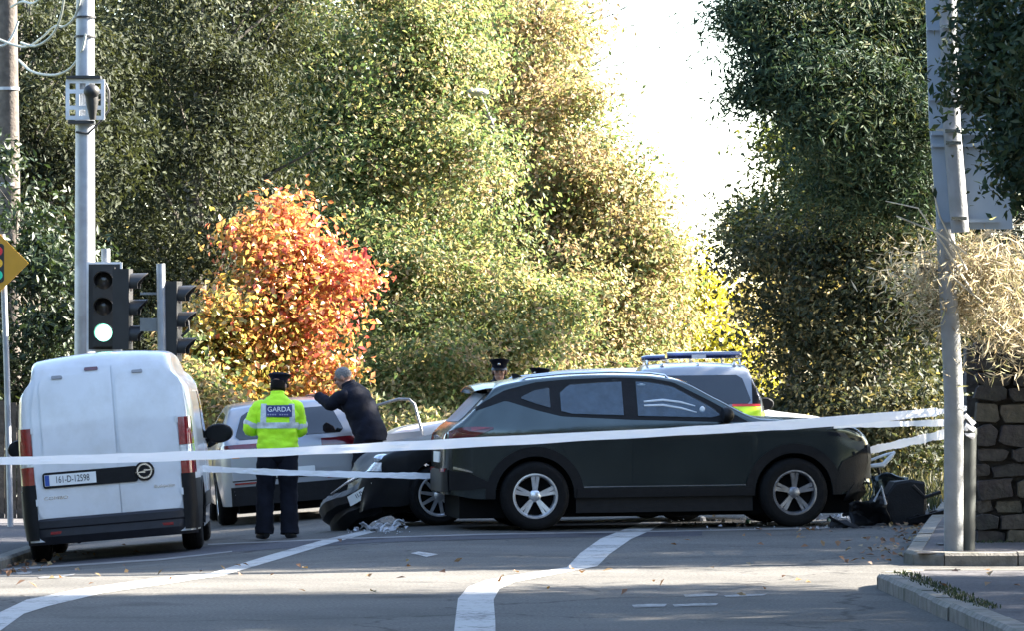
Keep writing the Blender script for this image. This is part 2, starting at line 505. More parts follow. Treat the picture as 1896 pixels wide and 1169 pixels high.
# ================================================================== trees
def leaf_mesh(name, C, Nn, Lg, Wd, tint, m, parent, fold=0.25, up=None):
    """N separate leaves: centre, normal, length, width, tint"""
    n = len(C)
    Nn = Nn / np.linalg.norm(Nn, axis=1, keepdims=True)
    a = rng.normal(size=(n, 3)) if up is None else up + rng.normal(size=(n, 3)) * 0.35
    U = a - Nn * np.sum(a * Nn, 1, keepdims=True); U /= np.linalg.norm(U, axis=1, keepdims=True) + 1e-9
    V = np.cross(Nn, U)
    Lg = np.asarray(Lg).reshape(-1, 1) * np.ones((n, 1)); Wd = np.asarray(Wd).reshape(-1, 1) * np.ones((n, 1))
    A = C - U * Lg / 2; B = C + V * Wd / 2 + Nn * Wd * fold + U * Lg * -0.08; D = C + U * Lg / 2; E = C - V * Wd / 2 + Nn * Wd * fold + U * Lg * -0.08
    co = np.stack([A, B, D, E], 1).reshape(-1, 3).astype(np.float32)
    me = bpy.data.meshes.new(name)
    me.vertices.add(4 * n); me.vertices.foreach_set('co', co.ravel())
    idx = (np.arange(n)[:, None] * 4 + np.array([0, 1, 2, 0, 2, 3])).ravel().astype(np.int32)
    me.loops.add(6 * n); me.loops.foreach_set('vertex_index', idx)
    me.polygons.add(2 * n); me.polygons.foreach_set('loop_start', (np.arange(2 * n) * 3).astype(np.int32))
    me.update(calc_edges=True)
    at_ = me.attributes.new('tint', 'FLOAT', 'POINT')
    at_.data.foreach_set('value', np.repeat(np.clip(tint, 0, 1), 4).astype(np.float32))
    return link(name, me, m, parent)
def lobe(px, py, rx, ry, y, rd=None):
    s = F / y
    c = at(px, py, y)
    return (np.array(c), np.array([rx / s, rd if rd else 0.8 * max(rx, ry * 0.6) / s, ry / s]))
M_BARK = pmat('bark', (0.055, 0.045, 0.035), 0.9, var=0.35, scale=12, bump=0.8, bscale=30, col2=(0.09, 0.08, 0.065))
def limbs(b, base, top, r0, tips, rt=0.012):
    """trunk to top, then limbs to the tips"""
    base, top = Vector(base), Vector(top)
    n = 7
    pts = [base.lerp(top, k / n) + Vector((random.uniform(-1, 1), random.uniform(-1, 1), 0)) * 0.06 * (top - base).length / 6 * (0 < k < n) for k in range(n + 1)]
    b.tube(pts, [r0 * (1 - 0.75 * k / n) * (1.35 if k == 0 else 1) for k in range(n + 1)], 10)
    for t in tips:
        t = Vector(t)
        k = random.uniform(0.25, 0.9)
        hgt = min(0.95, max(0.15, (t.z - base.z) / max(0.1, (top.z - base.z)) * 0.75 + random.uniform(-0.12, 0.05)))
        i = min(n - 1, int(hgt * n)); p = pts[i].lerp(pts[i + 1], hgt * n - i)
        mid = p.lerp(t, 0.5) + Vector((random.uniform(-1, 1), random.uniform(-1, 1), random.uniform(0.1, 1))) * 0.12 * (t - p).length
        rr = r0 * (1 - 0.75 * hgt) * 0.45
        b.tube([p, p.lerp(mid, 0.55) + Vector((0, 0, 0.03)), mid, mid.lerp(t, 0.6), t], [rr, rr * 0.75, rr * 0.5, rr * 0.3, rt], 6)
def tree(name, label, cat, base, top, r0, lobes, nclump, nleaf, L_, W_, m, tint=(0.5, 0.22, 0.12), spread=(0.22, 0.14), shell=0.5, group=None,
         nlimb=40, upb=0.4, outb=0.9, tintfn=None, droop=None, jag=0.25, bough=20, bsize=0.55, gather=0.7):
    bx, by = base
    root = empty(name, (bx, by, gz(bx, by) - 0.03), 0, label, cat, group)
    off = np.array([bx, by, gz(bx, by) - 0.03])
    vol = np.array([r[0] * r[1] * r[2] for c, r in lobes]) ** (2 / 3)
    nb_ = max(4, int(nclump * gather / bough))
    cnt = rng.multinomial(nb_ + int(nclump * (1 - gather)), vol / vol.sum())
    cl, nr = [], []
    for (c, r), k in zip(lobes, cnt):
        d = rng.normal(size=(k, 3)); d /= np.linalg.norm(d, axis=1, keepdims=True)
        rad = shell + (1 - shell) * rng.random((k, 1)) ** 0.6
        rad *= 1 + jag * (np.sin(d[:, :1] * 5.1 + c[0]) * np.cos(d[:, 2:] * 6.3 + c[2]) + 0.4 * rng.normal(size=(k, 1)) * 0.5)
        cl.append(c + d * rad * r); nr.append(d)
    cl = np.concatenate(cl); nr = np.concatenate(nr)
    # three quarters of the sprays gather into boughs, which leaves shaded hollows between them
    pick = rng.permutation(len(cl)); bi, si = pick[:nb_], pick[nb_:]
    bs = bsize * (0.6 + 0.8 * rng.random(len(bi)))
    q = rng.normal(size=(len(bi), bough, 3)); q /= np.linalg.norm(q, axis=2, keepdims=True)
    q *= (0.55 + 0.45 * rng.random((len(bi), bough, 1)))
    q[:, :, 2] = np.where(q[:, :, 2] < 0, q[:, :, 2] * 0.45, q[:, :, 2])
    bc = cl[bi][:, None, :] - nr[bi][:, None, :] * 0.15 * bs[:, None, None] + q * bs[:, None, None] * np.array([1.0, 1.0, 0.62])
    bn = nr[bi][:, None, :] * 0.35 + q
    bn /= np.linalg.norm(bn, axis=2, keepdims=True)
    cl = np.concatenate([cl[si], bc.reshape(-1, 3)]); nr = np.concatenate([nr[si], bn.reshape(-1, 3)])
    keep = cl[:, 2] > off[2] + 0.15
    cl, nr = cl[keep], nr[keep]
    k = len(cl)
    sz = 0.7 + 0.6 * rng.random(k)
    ct = tint[0] + tint[1] * rng.normal(size=k)
    if tintfn is not None: ct = ct + tintfn(cl)
    lc = np.repeat(cl, nleaf, 0); ln = np.repeat(nr, nleaf, 0); lt = np.repeat(ct, nleaf) + tint[2] * rng.normal(size=k * nleaf)
    g = rng.normal(size=(k * nleaf, 3)) * np.array([spread[0], spread[0], spread[1]]) * np.repeat(sz, nleaf)[:, None]
    pos = lc + g
    if droop is not None: pos[:, 2] -= droop * (g[:, 0] ** 2 + g[:, 1] ** 2)
    nrm = ln * outb + np.array([0, 0, upb]) + rng.normal(size=(k * nleaf, 3)) * 0.75
    ls = 0.65 + 0.7 * rng.random(k * nleaf)
    ok = pos[:, 2] > off[2] + 0.04
    leaf_mesh('crown', (pos - off)[ok], nrm[ok], (L_ * ls)[ok], (W_ * ls)[ok], lt[ok], m, root)
    b = MB()
    sel = rng.choice(k, min(nlimb, k), replace=False)
    limbs(b, (0, 0, -0.1), Vector(top) - Vector(off), r0, [cl[i] - off for i in sel])
    b.build('trunk', M_BARK, root)
    return root

M_OAK = leaf_mat('holm_leaf', [(0.013, 0.017, 0.010), (0.025, 0.031, 0.017), (0.038, 0.046, 0.024), (0.066, 0.070, 0.042)], 0.22, 0.65, 0.12)
M_HEDGE = leaf_mat('hedge_leaf', [(0.010, 0.018, 0.010), (0.018, 0.032, 0.014), (0.028, 0.046, 0.02), (0.05, 0.065, 0.03)], 0.2, 0.5, 0.3)
M_BEECH = leaf_mat('beech_leaf', [(0.065, 0.105, 0.040), (0.145, 0.180, 0.070), (0.27, 0.24, 0.11), (0.33, 0.245, 0.15), (0.27, 0.185, 0.12)], 0.52, 0.55, 0.3, (1.15, 1.12, 0.85))
M_YELLOW = leaf_mat('yellow_leaf', [(0.14, 0.15, 0.02), (0.28, 0.25, 0.03), (0.38, 0.32, 0.04)], 0.42, 0.36)
M_MAPLE = leaf_mat('maple_leaf', [(0.16, 0.17, 0.04), (0.46, 0.33, 0.08), (0.48, 0.225, 0.08), (0.43, 0.115, 0.06), (0.31, 0.045, 0.045)], 0.42, 0.32, 0.7, (1.2, 1.1, 0.9))
M_CONIFER = leaf_mat('conifer_leaf', [(0.013, 0.027, 0.019), (0.024, 0.045, 0.026), (0.042, 0.062, 0.030), (0.085, 0.085, 0.04)], 0.2, 0.65, 0.15)
M_OLIVE = leaf_mat('olive_leaf', [(0.03, 0.04, 0.012), (0.06, 0.08, 0.02), (0.11, 0.13, 0.03), (0.16, 0.13, 0.05)], 0.35, 0.4)
M_SHRUB = leaf_mat('shrub_leaf', [(0.016, 0.025, 0.016), (0.036, 0.046, 0.025), (0.070, 0.070, 0.038), (0.17, 0.14, 0.065)], 0.3, 0.6, 0.2)
M_DRY = leaf_mat('dry_leaf', [(0.16, 0.13, 0.075), (0.36, 0.30, 0.20), (0.55, 0.49, 0.37), (0.28, 0.28, 0.14)], 0.4, 0.6, 0.2, (1.1, 1.05, 0.9))
M_FAR = leaf_mat('far_leaf', [(0.12, 0.11, 0.05), (0.2, 0.16, 0.08), (0.26, 0.2, 0.1)], 0.4, 0.6, 0.2)

tree('evergreen_oak', 'tall dark grey-green evergreen tree behind the grey pole and traffic lights', 'tree', (-5.1, 77), at(370, -60, 77), 0.22,
     [lobe(290, 90, 170, 190, 76), lobe(470, 90, 165, 200, 77), lobe(330, 330, 160, 170, 75.5), lobe(530, 270, 110, 170, 77), lobe(400, 440, 130, 140, 75.5), lobe(250, 520, 110, 160, 75), lobe(330, 650, 120, 120, 75), lobe(400, 60, 260, 260, 79), lobe(300, 350, 220, 260, 79)],
     1250, 66, 0.105, 0.040, M_OAK, (0.5, 0.2, 0.22), (0.24, 0.17))
tree('evergreen_oak', 'dark evergreen tree at the left behind the old wooden pole', 'tree', (-8.2, 72), at(60, -60, 72), 0.2,
     [lobe(40, 90, 140, 170, 71), lobe(110, 280, 110, 160, 70.5), lobe(10, 330, 110, 170, 71), lobe(90, 150, 180, 300, 74)], 600, 64, 0.105, 0.040, M_OAK, (0.45, 0.2, 0.2), (0.24, 0.17))
tree('laurel_hedge', 'dense dark green hedge between the yellow sign and the traffic signal', 'hedge', (-6.1, 63.5), at(70, 420, 63.5), 0.08,
     [lobe(60, 480, 110, 130, 62.6), lobe(110, 560, 75, 140, 62), lobe(20, 640, 110, 150, 62.5), lobe(90, 720, 90, 120, 63), lobe(10, 400, 90, 110, 63.5), lobe(60, 860, 110, 110, 63.4)],
     240, 56, 0.11, 0.045, M_HEDGE, (0.45, 0.2, 0.2), (0.18, 0.13), bsize=0.28, bough=12)
def greener_left(c): return -0.10 * (c[:, 0] < -2.4) + 0.02 * c[:, 0]
tree('beech_tree', 'large green and yellow beech tree in the middle, behind the red maple', 'tree', (-1.6, 86), at(740, -60, 86), 0.3,
     [lobe(690, 110, 190, 210, 85), lobe(650, 380, 130, 200, 84), lobe(800, 380, 180, 240, 84.5), lobe(730, 600, 170, 160, 83), lobe(880, 600, 170, 160, 83.5), lobe(780, 720, 200, 100, 82), lobe(820, 90, 120, 190, 86)],
     1750, 66, 0.100, 0.052, M_BEECH, (0.30, 0.17, 0.21), (0.26, 0.17), tintfn=greener_left, gather=0.5)
tree('beech_tree', 'tall brownish gold beech tree beside the patch of bright sky', 'tree', (0.9, 93), at(1000, -60, 93), 0.3,
     [lobe(960, 90, 150, 200, 92), lobe(1010, 300, 150, 190, 91), lobe(1100, 400, 120, 170, 91), lobe(1170, 510, 100, 130, 90.5), lobe(1020, 580, 180, 160, 90), lobe(1190, 630, 110, 110, 90), lobe(1080, 710, 200, 90, 89)],
     1600, 66, 0.105, 0.055, M_BEECH, (0.50, 0.19, 0.22), (0.26, 0.17), gather=0.5)
tree('yellow_birch', 'small bright yellow tree below the sky gap and behind the blue light bar', 'tree', (4.0, 99), at(1310, 470, 99), 0.12,
     [lobe(1285, 560, 50, 90, 98), lobe(1330, 640, 70, 60, 97), lobe(1290, 680, 60, 60, 97), lobe(1390, 740, 60, 70, 96), lobe(1275, 470, 28, 60, 98)], 160, 46, 0.13, 0.075, M_YELLOW, (0.5, 0.25, 0.15), (0.24, 0.16))
tree('maple_tree', 'small maple tree ablaze in orange, red and yellow behind the officer', 'tree', (-3.1, 69), at(512, 380, 69), 0.09,
     [lobe(520, 420, 45, 55, 68.5), lobe(480, 450, 40, 60, 68.2), lobe(505, 540, 85, 70, 68), lobe(585, 540, 58, 60, 68.5), lobe(570, 465, 50, 45, 68.4), lobe(430, 610, 75, 60, 67.5), lobe(525, 640, 85, 65, 68), lobe(652, 500, 24, 38, 68), lobe(375, 640, 42, 60, 67.3), lobe(610, 600, 32, 42, 68), lobe(440, 710, 85, 60, 67.5), lobe(570, 720, 90, 50, 68)],
     400, 44, 0.105, 0.066, M_MAPLE, (0.36, 0.16, 0.21), (0.21, 0.13), bsize=0.34, bough=10, jag=0.5, tintfn=lambda c: 0.25 * (c[:, 0] + 3.35) + 0.11 * (c[:, 2] - 2.5), nlimb=30)
tree('bushy_shrub', 'yellow-green shrub under the maple between van and white estate', 'shrub', (-4.1, 66.5), at(385, 640, 66.5), 0.05,
     [lobe(370, 690, 60, 60, 66.3), lobe(400, 760, 70, 60, 66)], 60, 46, 0.1, 0.06, M_BEECH, (0.4, 0.25, 0.18), (0.16, 0.12), nlimb=12, bsize=0.28, bough=12)
tree('cypress_tree', 'tall dark blue-green cypress leaning over the road right of the sky', 'tree', (5.3, 71.5), at(1640, -80, 71.5), 0.24,
     [lobe(1480, 20, 130, 90, 66.5), lobe(1395, 5, 45, 22, 66.3), lobe(1430, 90, 55, 40, 66.3), lobe(1400, 45, 55, 45, 66.2), lobe(1435, 150, 45, 40, 66.3), lobe(1545, 140, 130, 110, 66), lobe(1470, 170, 60, 60, 66.5), lobe(1660, 60, 130, 140, 67), lobe(1640, 330, 110, 90, 67), lobe(1560, 300, 90, 80, 67.5), lobe(1690, 240, 90, 140, 66.5), lobe(1580, 240, 110, 70, 66)],
     1150, 70, 0.12, 0.028, M_CONIFER, (0.42, 0.2, 0.18), (0.22, 0.14), droop=0.5)
tree('olive_green_tree', 'loose olive-green tree with sky showing through, below the cypress', 'tree', (4.3, 76), at(1500, 200, 76), 0.15,
     [lobe(1445, 265, 60, 70, 75), lobe(1440, 370, 75, 70, 75), lobe(1405, 420, 45, 60, 75), lobe(1560, 360, 120, 100, 74.5), lobe(1670, 380, 90, 130, 74), lobe(1480, 440, 110, 70, 75)],
     420, 50, 0.105, 0.048, M_OLIVE, (0.48, 0.25, 0.18), (0.25, 0.17))
tree('dark_shrub', 'broad dark shrub mass with yellowing leaves right of the police car', 'shrub', (5.4, 69.5), at(1560, 420, 69.5), 0.12,
     [lobe(1445, 500, 90, 90, 69), lobe(1400, 520, 50, 80, 68.8), lobe(1410, 640, 45, 60, 68.6), lobe(1560, 540, 140, 130, 68.6), lobe(1690, 540, 110, 150, 68.4), lobe(1480, 640, 120, 90, 68.6), lobe(1620, 690, 140, 110, 68), lobe(1500, 760, 110, 80, 68.6), lobe(1640, 830, 150, 120, 67.6), lobe(1520, 880, 140, 110, 68.4)],
     900, 58, 0.095, 0.042, M_SHRUB, (0.42, 0.2, 0.24), (0.22, 0.15))
tree('overhanging_tree', 'dark drooping evergreen boughs hanging in front of the sign panel', 'tree', (5.6, 35.4), (5.4, 35.4, 7.0), 0.2,
     [lobe(1850, 20, 90, 95, 36.2, 0.45), lobe(1880, 130, 95, 85, 36.1, 0.45), lobe(1893, 235, 45, 60, 36.2, 0.3), lobe(1912, 340, 34, 65, 36.0, 0.25), lobe(1800, 170, 35, 30, 36.2, 0.2), lobe(1990, 200, 90, 260, 35.8, 0.6),
      lobe(2150, -100, 260, 330, 35.0, 1.3), lobe(2350, 100, 260, 330, 34.8, 1.3), lobe(2250, -450, 250, 250, 34.6, 1.3)],
     1150, 60, 0.085, 0.032, M_CONIFER, (0.45, 0.22, 0.22), (0.13, 0.10), droop=0.7, bsize=0.28, bough=12)
# far-off trees that close the view
def far_mass():
    n = 5200
    C = np.stack([rng.uniform(-34, 34, n), rng.uniform(118, 150, n), np.zeros(n)], 1)
    hmax = 2.6 + 0.9 * np.sin(C[:, 0] * 0.35) + 0.7 * np.sin(C[:, 0] * 1.1 + 2)
    hmax = np.where((C[:, 0] > 3.0) & (C[:, 0] < 7.0), 3.6 + 0.5 * np.sin(C[:, 0] * 3), hmax + 2.4)
    C[:, 2] = rng.random(n) ** 0.7 * hmax
    pos = np.repeat(C, 9, 0) + rng.normal(size=(n * 9, 3)) * np.array([0.35, 0.35, 0.25])
    pos[:, 2] = np.abs(pos[:, 2])
    o = leaf_mesh('far_trees', pos, rng.normal(size=(n * 9, 3)) + np.array([0, -0.3, 0.5]), 0.3 * (0.6 + rng.random(n * 9)), 0.2, rng.random(n * 9), M_FAR, None)
    tag(o, kind='stuff')
far_mass()
def hedge_bank():
    """low growth along the far roadside, behind the cars"""
    n = 2300
    x = rng.uniform(-8, 3.6, n); y = 76 + rng.normal(size=n) * 0.6 + 0.25 * x
    h = 1.0 + 0.35 * np.sin(x * 1.7) + 0.2 * np.sin(x * 4.1)
    z = rng.random(n) ** 0.8 * h
    C = np.repeat(np.stack([x, y, z], 1), 26, 0) + rng.normal(size=(n * 26, 3)) * 0.16
    C[:, 2] = np.abs(C[:, 2]) + np.array([gz(a, 60) for a in C[:, 0]])
    o = leaf_mesh('roadside_undergrowth', C, rng.normal(size=C.shape) + np.array([0, -0.3, 0.6]), 0.11, 0.055, 0.4 + 0.22 * rng.normal(size=len(C)), M_BEECH, None)
    tag(o, kind='stuff')
hedge_bank()
# bare twiggy branches against the sky
def twig_tree(name, label, base, starts, n, spread_, rad, m=None):
    root = empty(name, base, 0, label, 'tree')
    b = MB(); B = Vector(base)
    def grow(p, d, ln, r, depth):
        pts = [p]; q = p.copy(); dd = d.copy()
        for k in range(4):
            dd = (dd + Vector((random.gauss(0, .16), random.gauss(0, .16), random.gauss(0, .16)))).normalized()
            q = q + dd * ln / 4; pts.append(q.copy())
        b.tube([v - B for v in pts], [r * (1 - 0.15 * k) for k in range(5)], 4, cap=False)
        if depth > 0:
            for k in (1, 2, 3, 4):
                if random.random() < 0.8:
                    a = (dd + Vector((random.gauss(0, .6), random.gauss(0, .4), random.gauss(0.1, .55)))).normalized()
                    grow(pts[k], a, ln * random.uniform(0.45, 0.7), r * 0.55, depth - 1)
    for s, d in starts:
        s = Vector(s)
        mid = B.lerp(s, 0.6) + Vector((0.2, 0, 0))
        b.tube([Vector((0, 0, 0)), mid - B, s - B], [rad * 3, rad * 2, rad], 6)
        for k in range(n):
            grow(s, (Vector(d) + Vector((random.gauss(0, spread_), random.gauss(0, 0.2), random.gauss(0, spread_)))).normalized(), random.uniform(0.9, 1.5), rad, 3)
    b.build('branch', m or M_BARK, root)
    return root
twig_tree('bare_tree', 'bare twigs of a thinning tree reaching into the white sky', (0.8, 95.5, 0), [(at(1050, 150, 95), (1, 0, 0.45)), (at(1075, 50, 95), (1, 0, 0.25)), (at(1080, 250, 95), (0.8, 0, 0.5)), (at(1130, 330, 95), (0.7, 0, 0.6))], 4, 0.3, 0.013)

# woodland closing the view behind the nearer trees
def woodland(name, x0, x1, y0, y1, hf, n, L_, m, t0):
    C = np.stack([rng.uniform(x0, x1, n), rng.uniform(y0, y1, n), rng.random(n) ** 0.8], 1)
    C[:, 2] *= hf(C[:, 0])
    pos = np.repeat(C, 14, 0) + rng.normal(size=(n * 14, 3)) * 0.3
    pos[:, 2] = np.abs(pos[:, 2])
    o = leaf_mesh(name, pos, rng.normal(size=pos.shape) + np.array([0.2, -0.4, 0.5]), L_ * (0.7 + 0.6 * rng.random(n * 14)), L_ * .5, t0 + 0.2 * rng.normal(size=n * 14), m, None)
    return tag(o, kind='stuff')
woodland('evergreen_woodland', -13.5, -4.0, 88, 93, lambda x: 9.6 + 0.6 * np.sin(x), 3600, 0.2, M_OAK, 0.45)
woodland('autumn_woodland', -5.0, 1.3, 98, 103, lambda x: 9.4 + 0.5 * np.sin(2 * x) - 0.0 * x, 3000, 0.2, M_BEECH, 0.42)
woodland('shady_woodland', 6.2, 15, 78, 84, lambda x: 9.0 + 0.5 * np.sin(2 * x), 3000, 0.2, M_SHRUB, 0.35)
# the trees beyond the right edge of the frame that shade the road
oak = bpy.data.objects['evergreen_oak']
for k, (x, y, s_, rz, lab) in enumerate([(11.2, 46.6, 1.5, 0.4, 'evergreen tree out past the stone wall, shading the crashed cars'), (11.2, 52.4, 1.5, 2.0, 'second evergreen in the row past the stone wall'),
                                    (11.0, 60.0, 1.4, 3.3, 'third evergreen in the row past the stone wall'),
                                    (16.5, 48.2, 1.75, 1.0, 'tall evergreen in the second row, behind the first past the wall'), (16.5, 54.5, 1.75, 4.0, 'second tall evergreen in the second row past the wall'), (14.5, 33.5, 1.5, 0.2, 'evergreen in the second row at the near corner of the side road'), (13.5, 27.0, 1.5, 3.0, 'evergreen in the second row beside the near footpath'),
                                    (8.4, 28.2, 1.3, 1.1, 'evergreen tree beside the near footpath, shading the near road'), (9.6, 35.0, 1.3, 2.7, 'evergreen tree at the near corner of the side road')]):
    c_ = copy_tree(oak); c_.location = (x, y, 0); c_.rotation_euler = (0, 0, rz); c_.scale = (s_, s_, s_)
    tag(c_, lab, 'tree', 'evergreen trees along the right side of the road')

# unseen tree belts around the camera, added to darken reflections and fill light
def belt(name, x0, x1, y0, y1, h, n):
    C = np.stack([rng.uniform(x0, x1, n), rng.uniform(y0, y1, n), rng.random(n) ** 0.9 * h], 1)
    pos = np.repeat(C, 10, 0) + rng.normal(size=(n * 10, 3)) * 0.5
    pos[:, 2] = np.abs(pos[:, 2])
    o = leaf_mesh(name, pos, rng.normal(size=pos.shape) + np.array([0, 0, 0.5]), 0.55, 0.3, 0.45 + 0.2 * rng.normal(size=n * 10), M_OAK, None)
    return tag(o, kind='stuff')
belt('unseen_rear_trees', -34, 34, -24, -16, 13, 4200)
belt('unseen_left_trees', -17, -12.5, -16, 58, 11, 3600)
belt('unseen_right_trees', 15, 20, -16, 24, 11, 1800)

# ================================================================== vehicles: shared tools
M_TYRE = pmat('tyre_rubber', (0.0045, 0.0045, 0.005), 0.85, var=0.3, scale=20, bump=0.3, spec=0.2)
M_PLASTIC = pmat('black_plastic', (0.0045, 0.0045, 0.0055), 0.6, var=0.25, scale=15, bump=0.15, spec=0.25)
M_UNDER = pmat('underbody_dark', (0.003, 0.003, 0.003), 0.9, spec=0.1)
M_CHROME = pmat('bright_trim', (0.62, 0.62, 0.63), 0.22, 1.0, var=0.05)
M_ALLOY = pmat('alloy_silver', (0.62, 0.63, 0.65), 0.28, 0.75, var=0.12, scale=18)
M_ALLOYD = pmat('alloy_dark', (0.07, 0.07, 0.075), 0.4, 0.6)
M_WHITE = pmat('white_paint', (0.60, 0.62, 0.65), 0.32, var=0.035, scale=3, coat=0.6, dirt=0.45, dirtcol=(0.38, 0.37, 0.34))
M_SILVER = pmat('silver_white_paint', (0.27, 0.285, 0.315), 0.3, 0.25, var=0.05, scale=3, coat=0.6, dirt=0.25, dirtcol=(0.24, 0.24, 0.23))
M_SUVP = pmat('dark_green_grey_paint', (0.062, 0.076, 0.074), 0.20, 0.85, var=0.12, scale=2.5, coat=0.3, dirt=0.25, dirtcol=(0.055, 0.055, 0.048))
M_DARKP = pmat('black_blue_paint', (0.0035, 0.004, 0.0055), 0.5, 0.0, var=0.3, scale=3, spec=0.18, coat=0.05, dirt=0.3, dirtcol=(0.025, 0.023, 0.02))
M_RED = pmat('red_lamp', (0.20, 0.007, 0.012), 0.15, var=0.2, scale=20, coat=0.8)
M_REDD = pmat('dark_red_lamp', (0.09, 0.006, 0.012), 0.15, var=0.2, scale=20, coat=0.8)
M_AMBER = pmat('amber_lamp', (0.75, 0.28, 0.03), 0.2, coat=0.6)
M_LAMP = pmat('clear_lamp', (0.62, 0.65, 0.70), 0.12, 0.35, var=0.3, scale=25, coat=1.0)
M_GLASS = pmat('dark_glass', (0.006, 0.008, 0.010), 0.05, spec=0.6, var=0.2, coat=0.5)
M_CLEAR = glass_mat('window_glass', (0.62, 0.72, 0.78), 0.72)
M_BAG = pmat('airbag_fabric', (0.11, 0.145, 0.20), 0.8, var=0.2, scale=9, bump=0.4, bscale=14)
M_WINW = pmat('window_white', (0.62, 0.66, 0.70), 0.8, var=0.1)
M_PLATE = pmat('plate_white', (0.72, 0.73, 0.72), 0.4, var=0.04)
M_PLBLUE = pmat('plate_blue', (0.02, 0.07, 0.32), 0.4)
M_INK = pmat('plate_ink', (0.02, 0.02, 0.025), 0.5)

def shell(prof, zlow, wplan, sec, rf=0.07, crown=0.03, step=0.045, fine=(), dent=None):
    """closed-over car body: top profile, lower edge with arches, plan width and section; returns MB"""
    top = interp(prof); x0, x1 = prof[0][0], prof[-1][0]
    q = np.linspace(x0, x1, 3000); zt = np.array([top(v) for v in q])
    s = np.concatenate([[0], np.cumsum(np.hypot(np.diff(q), np.diff(zt)))])
    xs = list(np.interp(np.arange(0, s[-1], step), s, q)) + [x1]
    for a, b in fine: xs += list(np.linspace(a, b, 34)) + [a - 0.002, b + 0.002]
    xs = sorted(set(round(float(v), 4) for v in xs if x0 <= v <= x1))
    NS, NF, NT = 20, 5, 7
    rows = []
    for x in xs:
        zt_, zb = top(x), zlow(x)
        zb = min(zb, zt_ - 0.04)
        r = min(rf, (zt_ - zb) * 0.35)
        half = []
        for k in range(NS + 1):
            z = zb + (zt_ - r - zb) * k / NS
            half.append((wplan(x) * sec(z), z))
        w0 = half[-1][0]
        r2 = min(r, w0 * 0.5)
        for k in range(1, NF + 1):
            a = math.pi / 2 * k / NF
            half.append((w0 - r2 * (1 - math.cos(a)), zt_ - r + r * math.sin(a)))
        w1 = half[-1][0]
        for k in range(1, NT + 1):
            y = w1 * (1 - k / NT); half.append((y, zt_ + crown * (1 - (y / w1) ** 2)))
        row = [(x, -y, z) for y, z in half] + [(x, y, z) for y, z in half[-2::-1]]
        rows.append(row)
    if dent is not None: rows = [[dent(p) for p in r] for r in rows]
    b = MB(); b.grid(rows)
    M = len(rows[0])
    for r, base in ((rows[0], 0), (rows[-1], (len(rows) - 1) * M)):
        c = [sum(p[i] for p in r) / M for i in range(3)]
        b.v.append(tuple(c)); k = len(b.v) - 1
        b.f += [(base + i, base + i + 1, k) for i in range(M - 1)] + [(base + M - 1, base, k)]
    return b
def bvh_of(b):
    return BVHTree.FromPolygons([Vector(v) for v in b.v], b.f)
PROJ = {'right': (lambda a, b: Vector((a, -4, b)), Vector((0, 1, 0))), 'left': (lambda a, b: Vector((a, 4, b)), Vector((0, -1, 0))),
        'rear': (lambda a, b: Vector((-6, a, b)), Vector((1, 0, 0))), 'front': (lambda a, b: Vector((6, a, b)), Vector((-1, 0, 0))),
        'top': (lambda a, b: Vector((a, b, 5)), Vector((0, 0, -1)))}
def on(bvh, proj, a, b):
    f, d = PROJ[proj]
    o = f(a, b)
    loc, n, i, t = bvh.ray_cast(o, d)
    if loc is None:
        mid = o + d * (4.0 - 0.85 if proj in ('left', 'right') else (6.0 - 2.2 if proj in ('rear', 'front') else 4.0))
        loc, n, i, t = bvh.find_nearest(mid)
    if n.dot(d) > 0: n = -n
    return loc, n
def patch(bvh, proj, P, m, name, parent, off=0.006, skirt=0.006, angle=40, extra=None):
    """a panel lying on a body: a grid of points in the projection plane cast onto it, proud by off, its edges turned in"""
    rows = []
    for r in P:
        row = []
        for (a, b_) in r:
            loc, n = on(bvh, proj, a, b_)
            row.append((loc, n))
        rows.append(row)
    G = []
    def pt(h, o): return h[0] + h[1] * o
    for i, row in enumerate(rows):
        G.append([pt(row[0], -skirt)] + [pt(h, off) for h in row] + [pt(row[-1], -skirt)])
    G = [[pt(rows[0][0], -skirt)] + [pt(h, -skirt) for h in rows[0]] + [pt(rows[0][-1], -skirt)]] + G + [[pt(rows[-1][0], -skirt)] + [pt(h, -skirt) for h in rows[-1]] + [pt(rows[-1][-1], -skirt)]]
    return MB().grid(G).build(name, m, parent, angle=angle)
def between(a0, a1, lo, hi, na=24, nb=8):
    lo_ = lo if callable(lo) else (lambda t: lo); hi_ = hi if callable(hi) else (lambda t: hi)
    out = []
    for i in range(na + 1):
        a = a0 + (a1 - a0) * i / na
        l, h = lo_(a), hi_(a)
        out.append([(a, l + (h - l) * k / nb) for k in range(nb + 1)])
    return out
def rounded(a0, a1, b0, b1, r, n=10):
    """rectangle with rounded corners, as a grid"""
    t = [0, .02, .06, .13, .23, .35, .5, .65, .77, .87, .94, .98, 1]
    xs_ = sorted(set([a0, a1] + [a0 + r * (1 - math.cos(math.pi / 2 * k / 5)) for k in range(6)] + [a1 - r * (1 - math.cos(math.pi / 2 * k / 5)) for k in range(6)] + list(np.linspace(a0 + r, a1 - r, n))))
    def ins(a):
        d = min(a - a0, a1 - a)
        return r - math.sqrt(max(0, r * r - (r - d) ** 2)) if d < r else 0.0
    return [[(a, b0 + ins(a) + (b1 - b0 - 2 * ins(a)) * k / 8) for k in range(9)] for a in xs_]
def poly_rows(pts_lo, pts_hi, na=20, nb=6):
    lo, hi = lin(pts_lo), lin(pts_hi)
    return between(pts_lo[0][0], pts_lo[-1][0], lo, hi, na, nb)
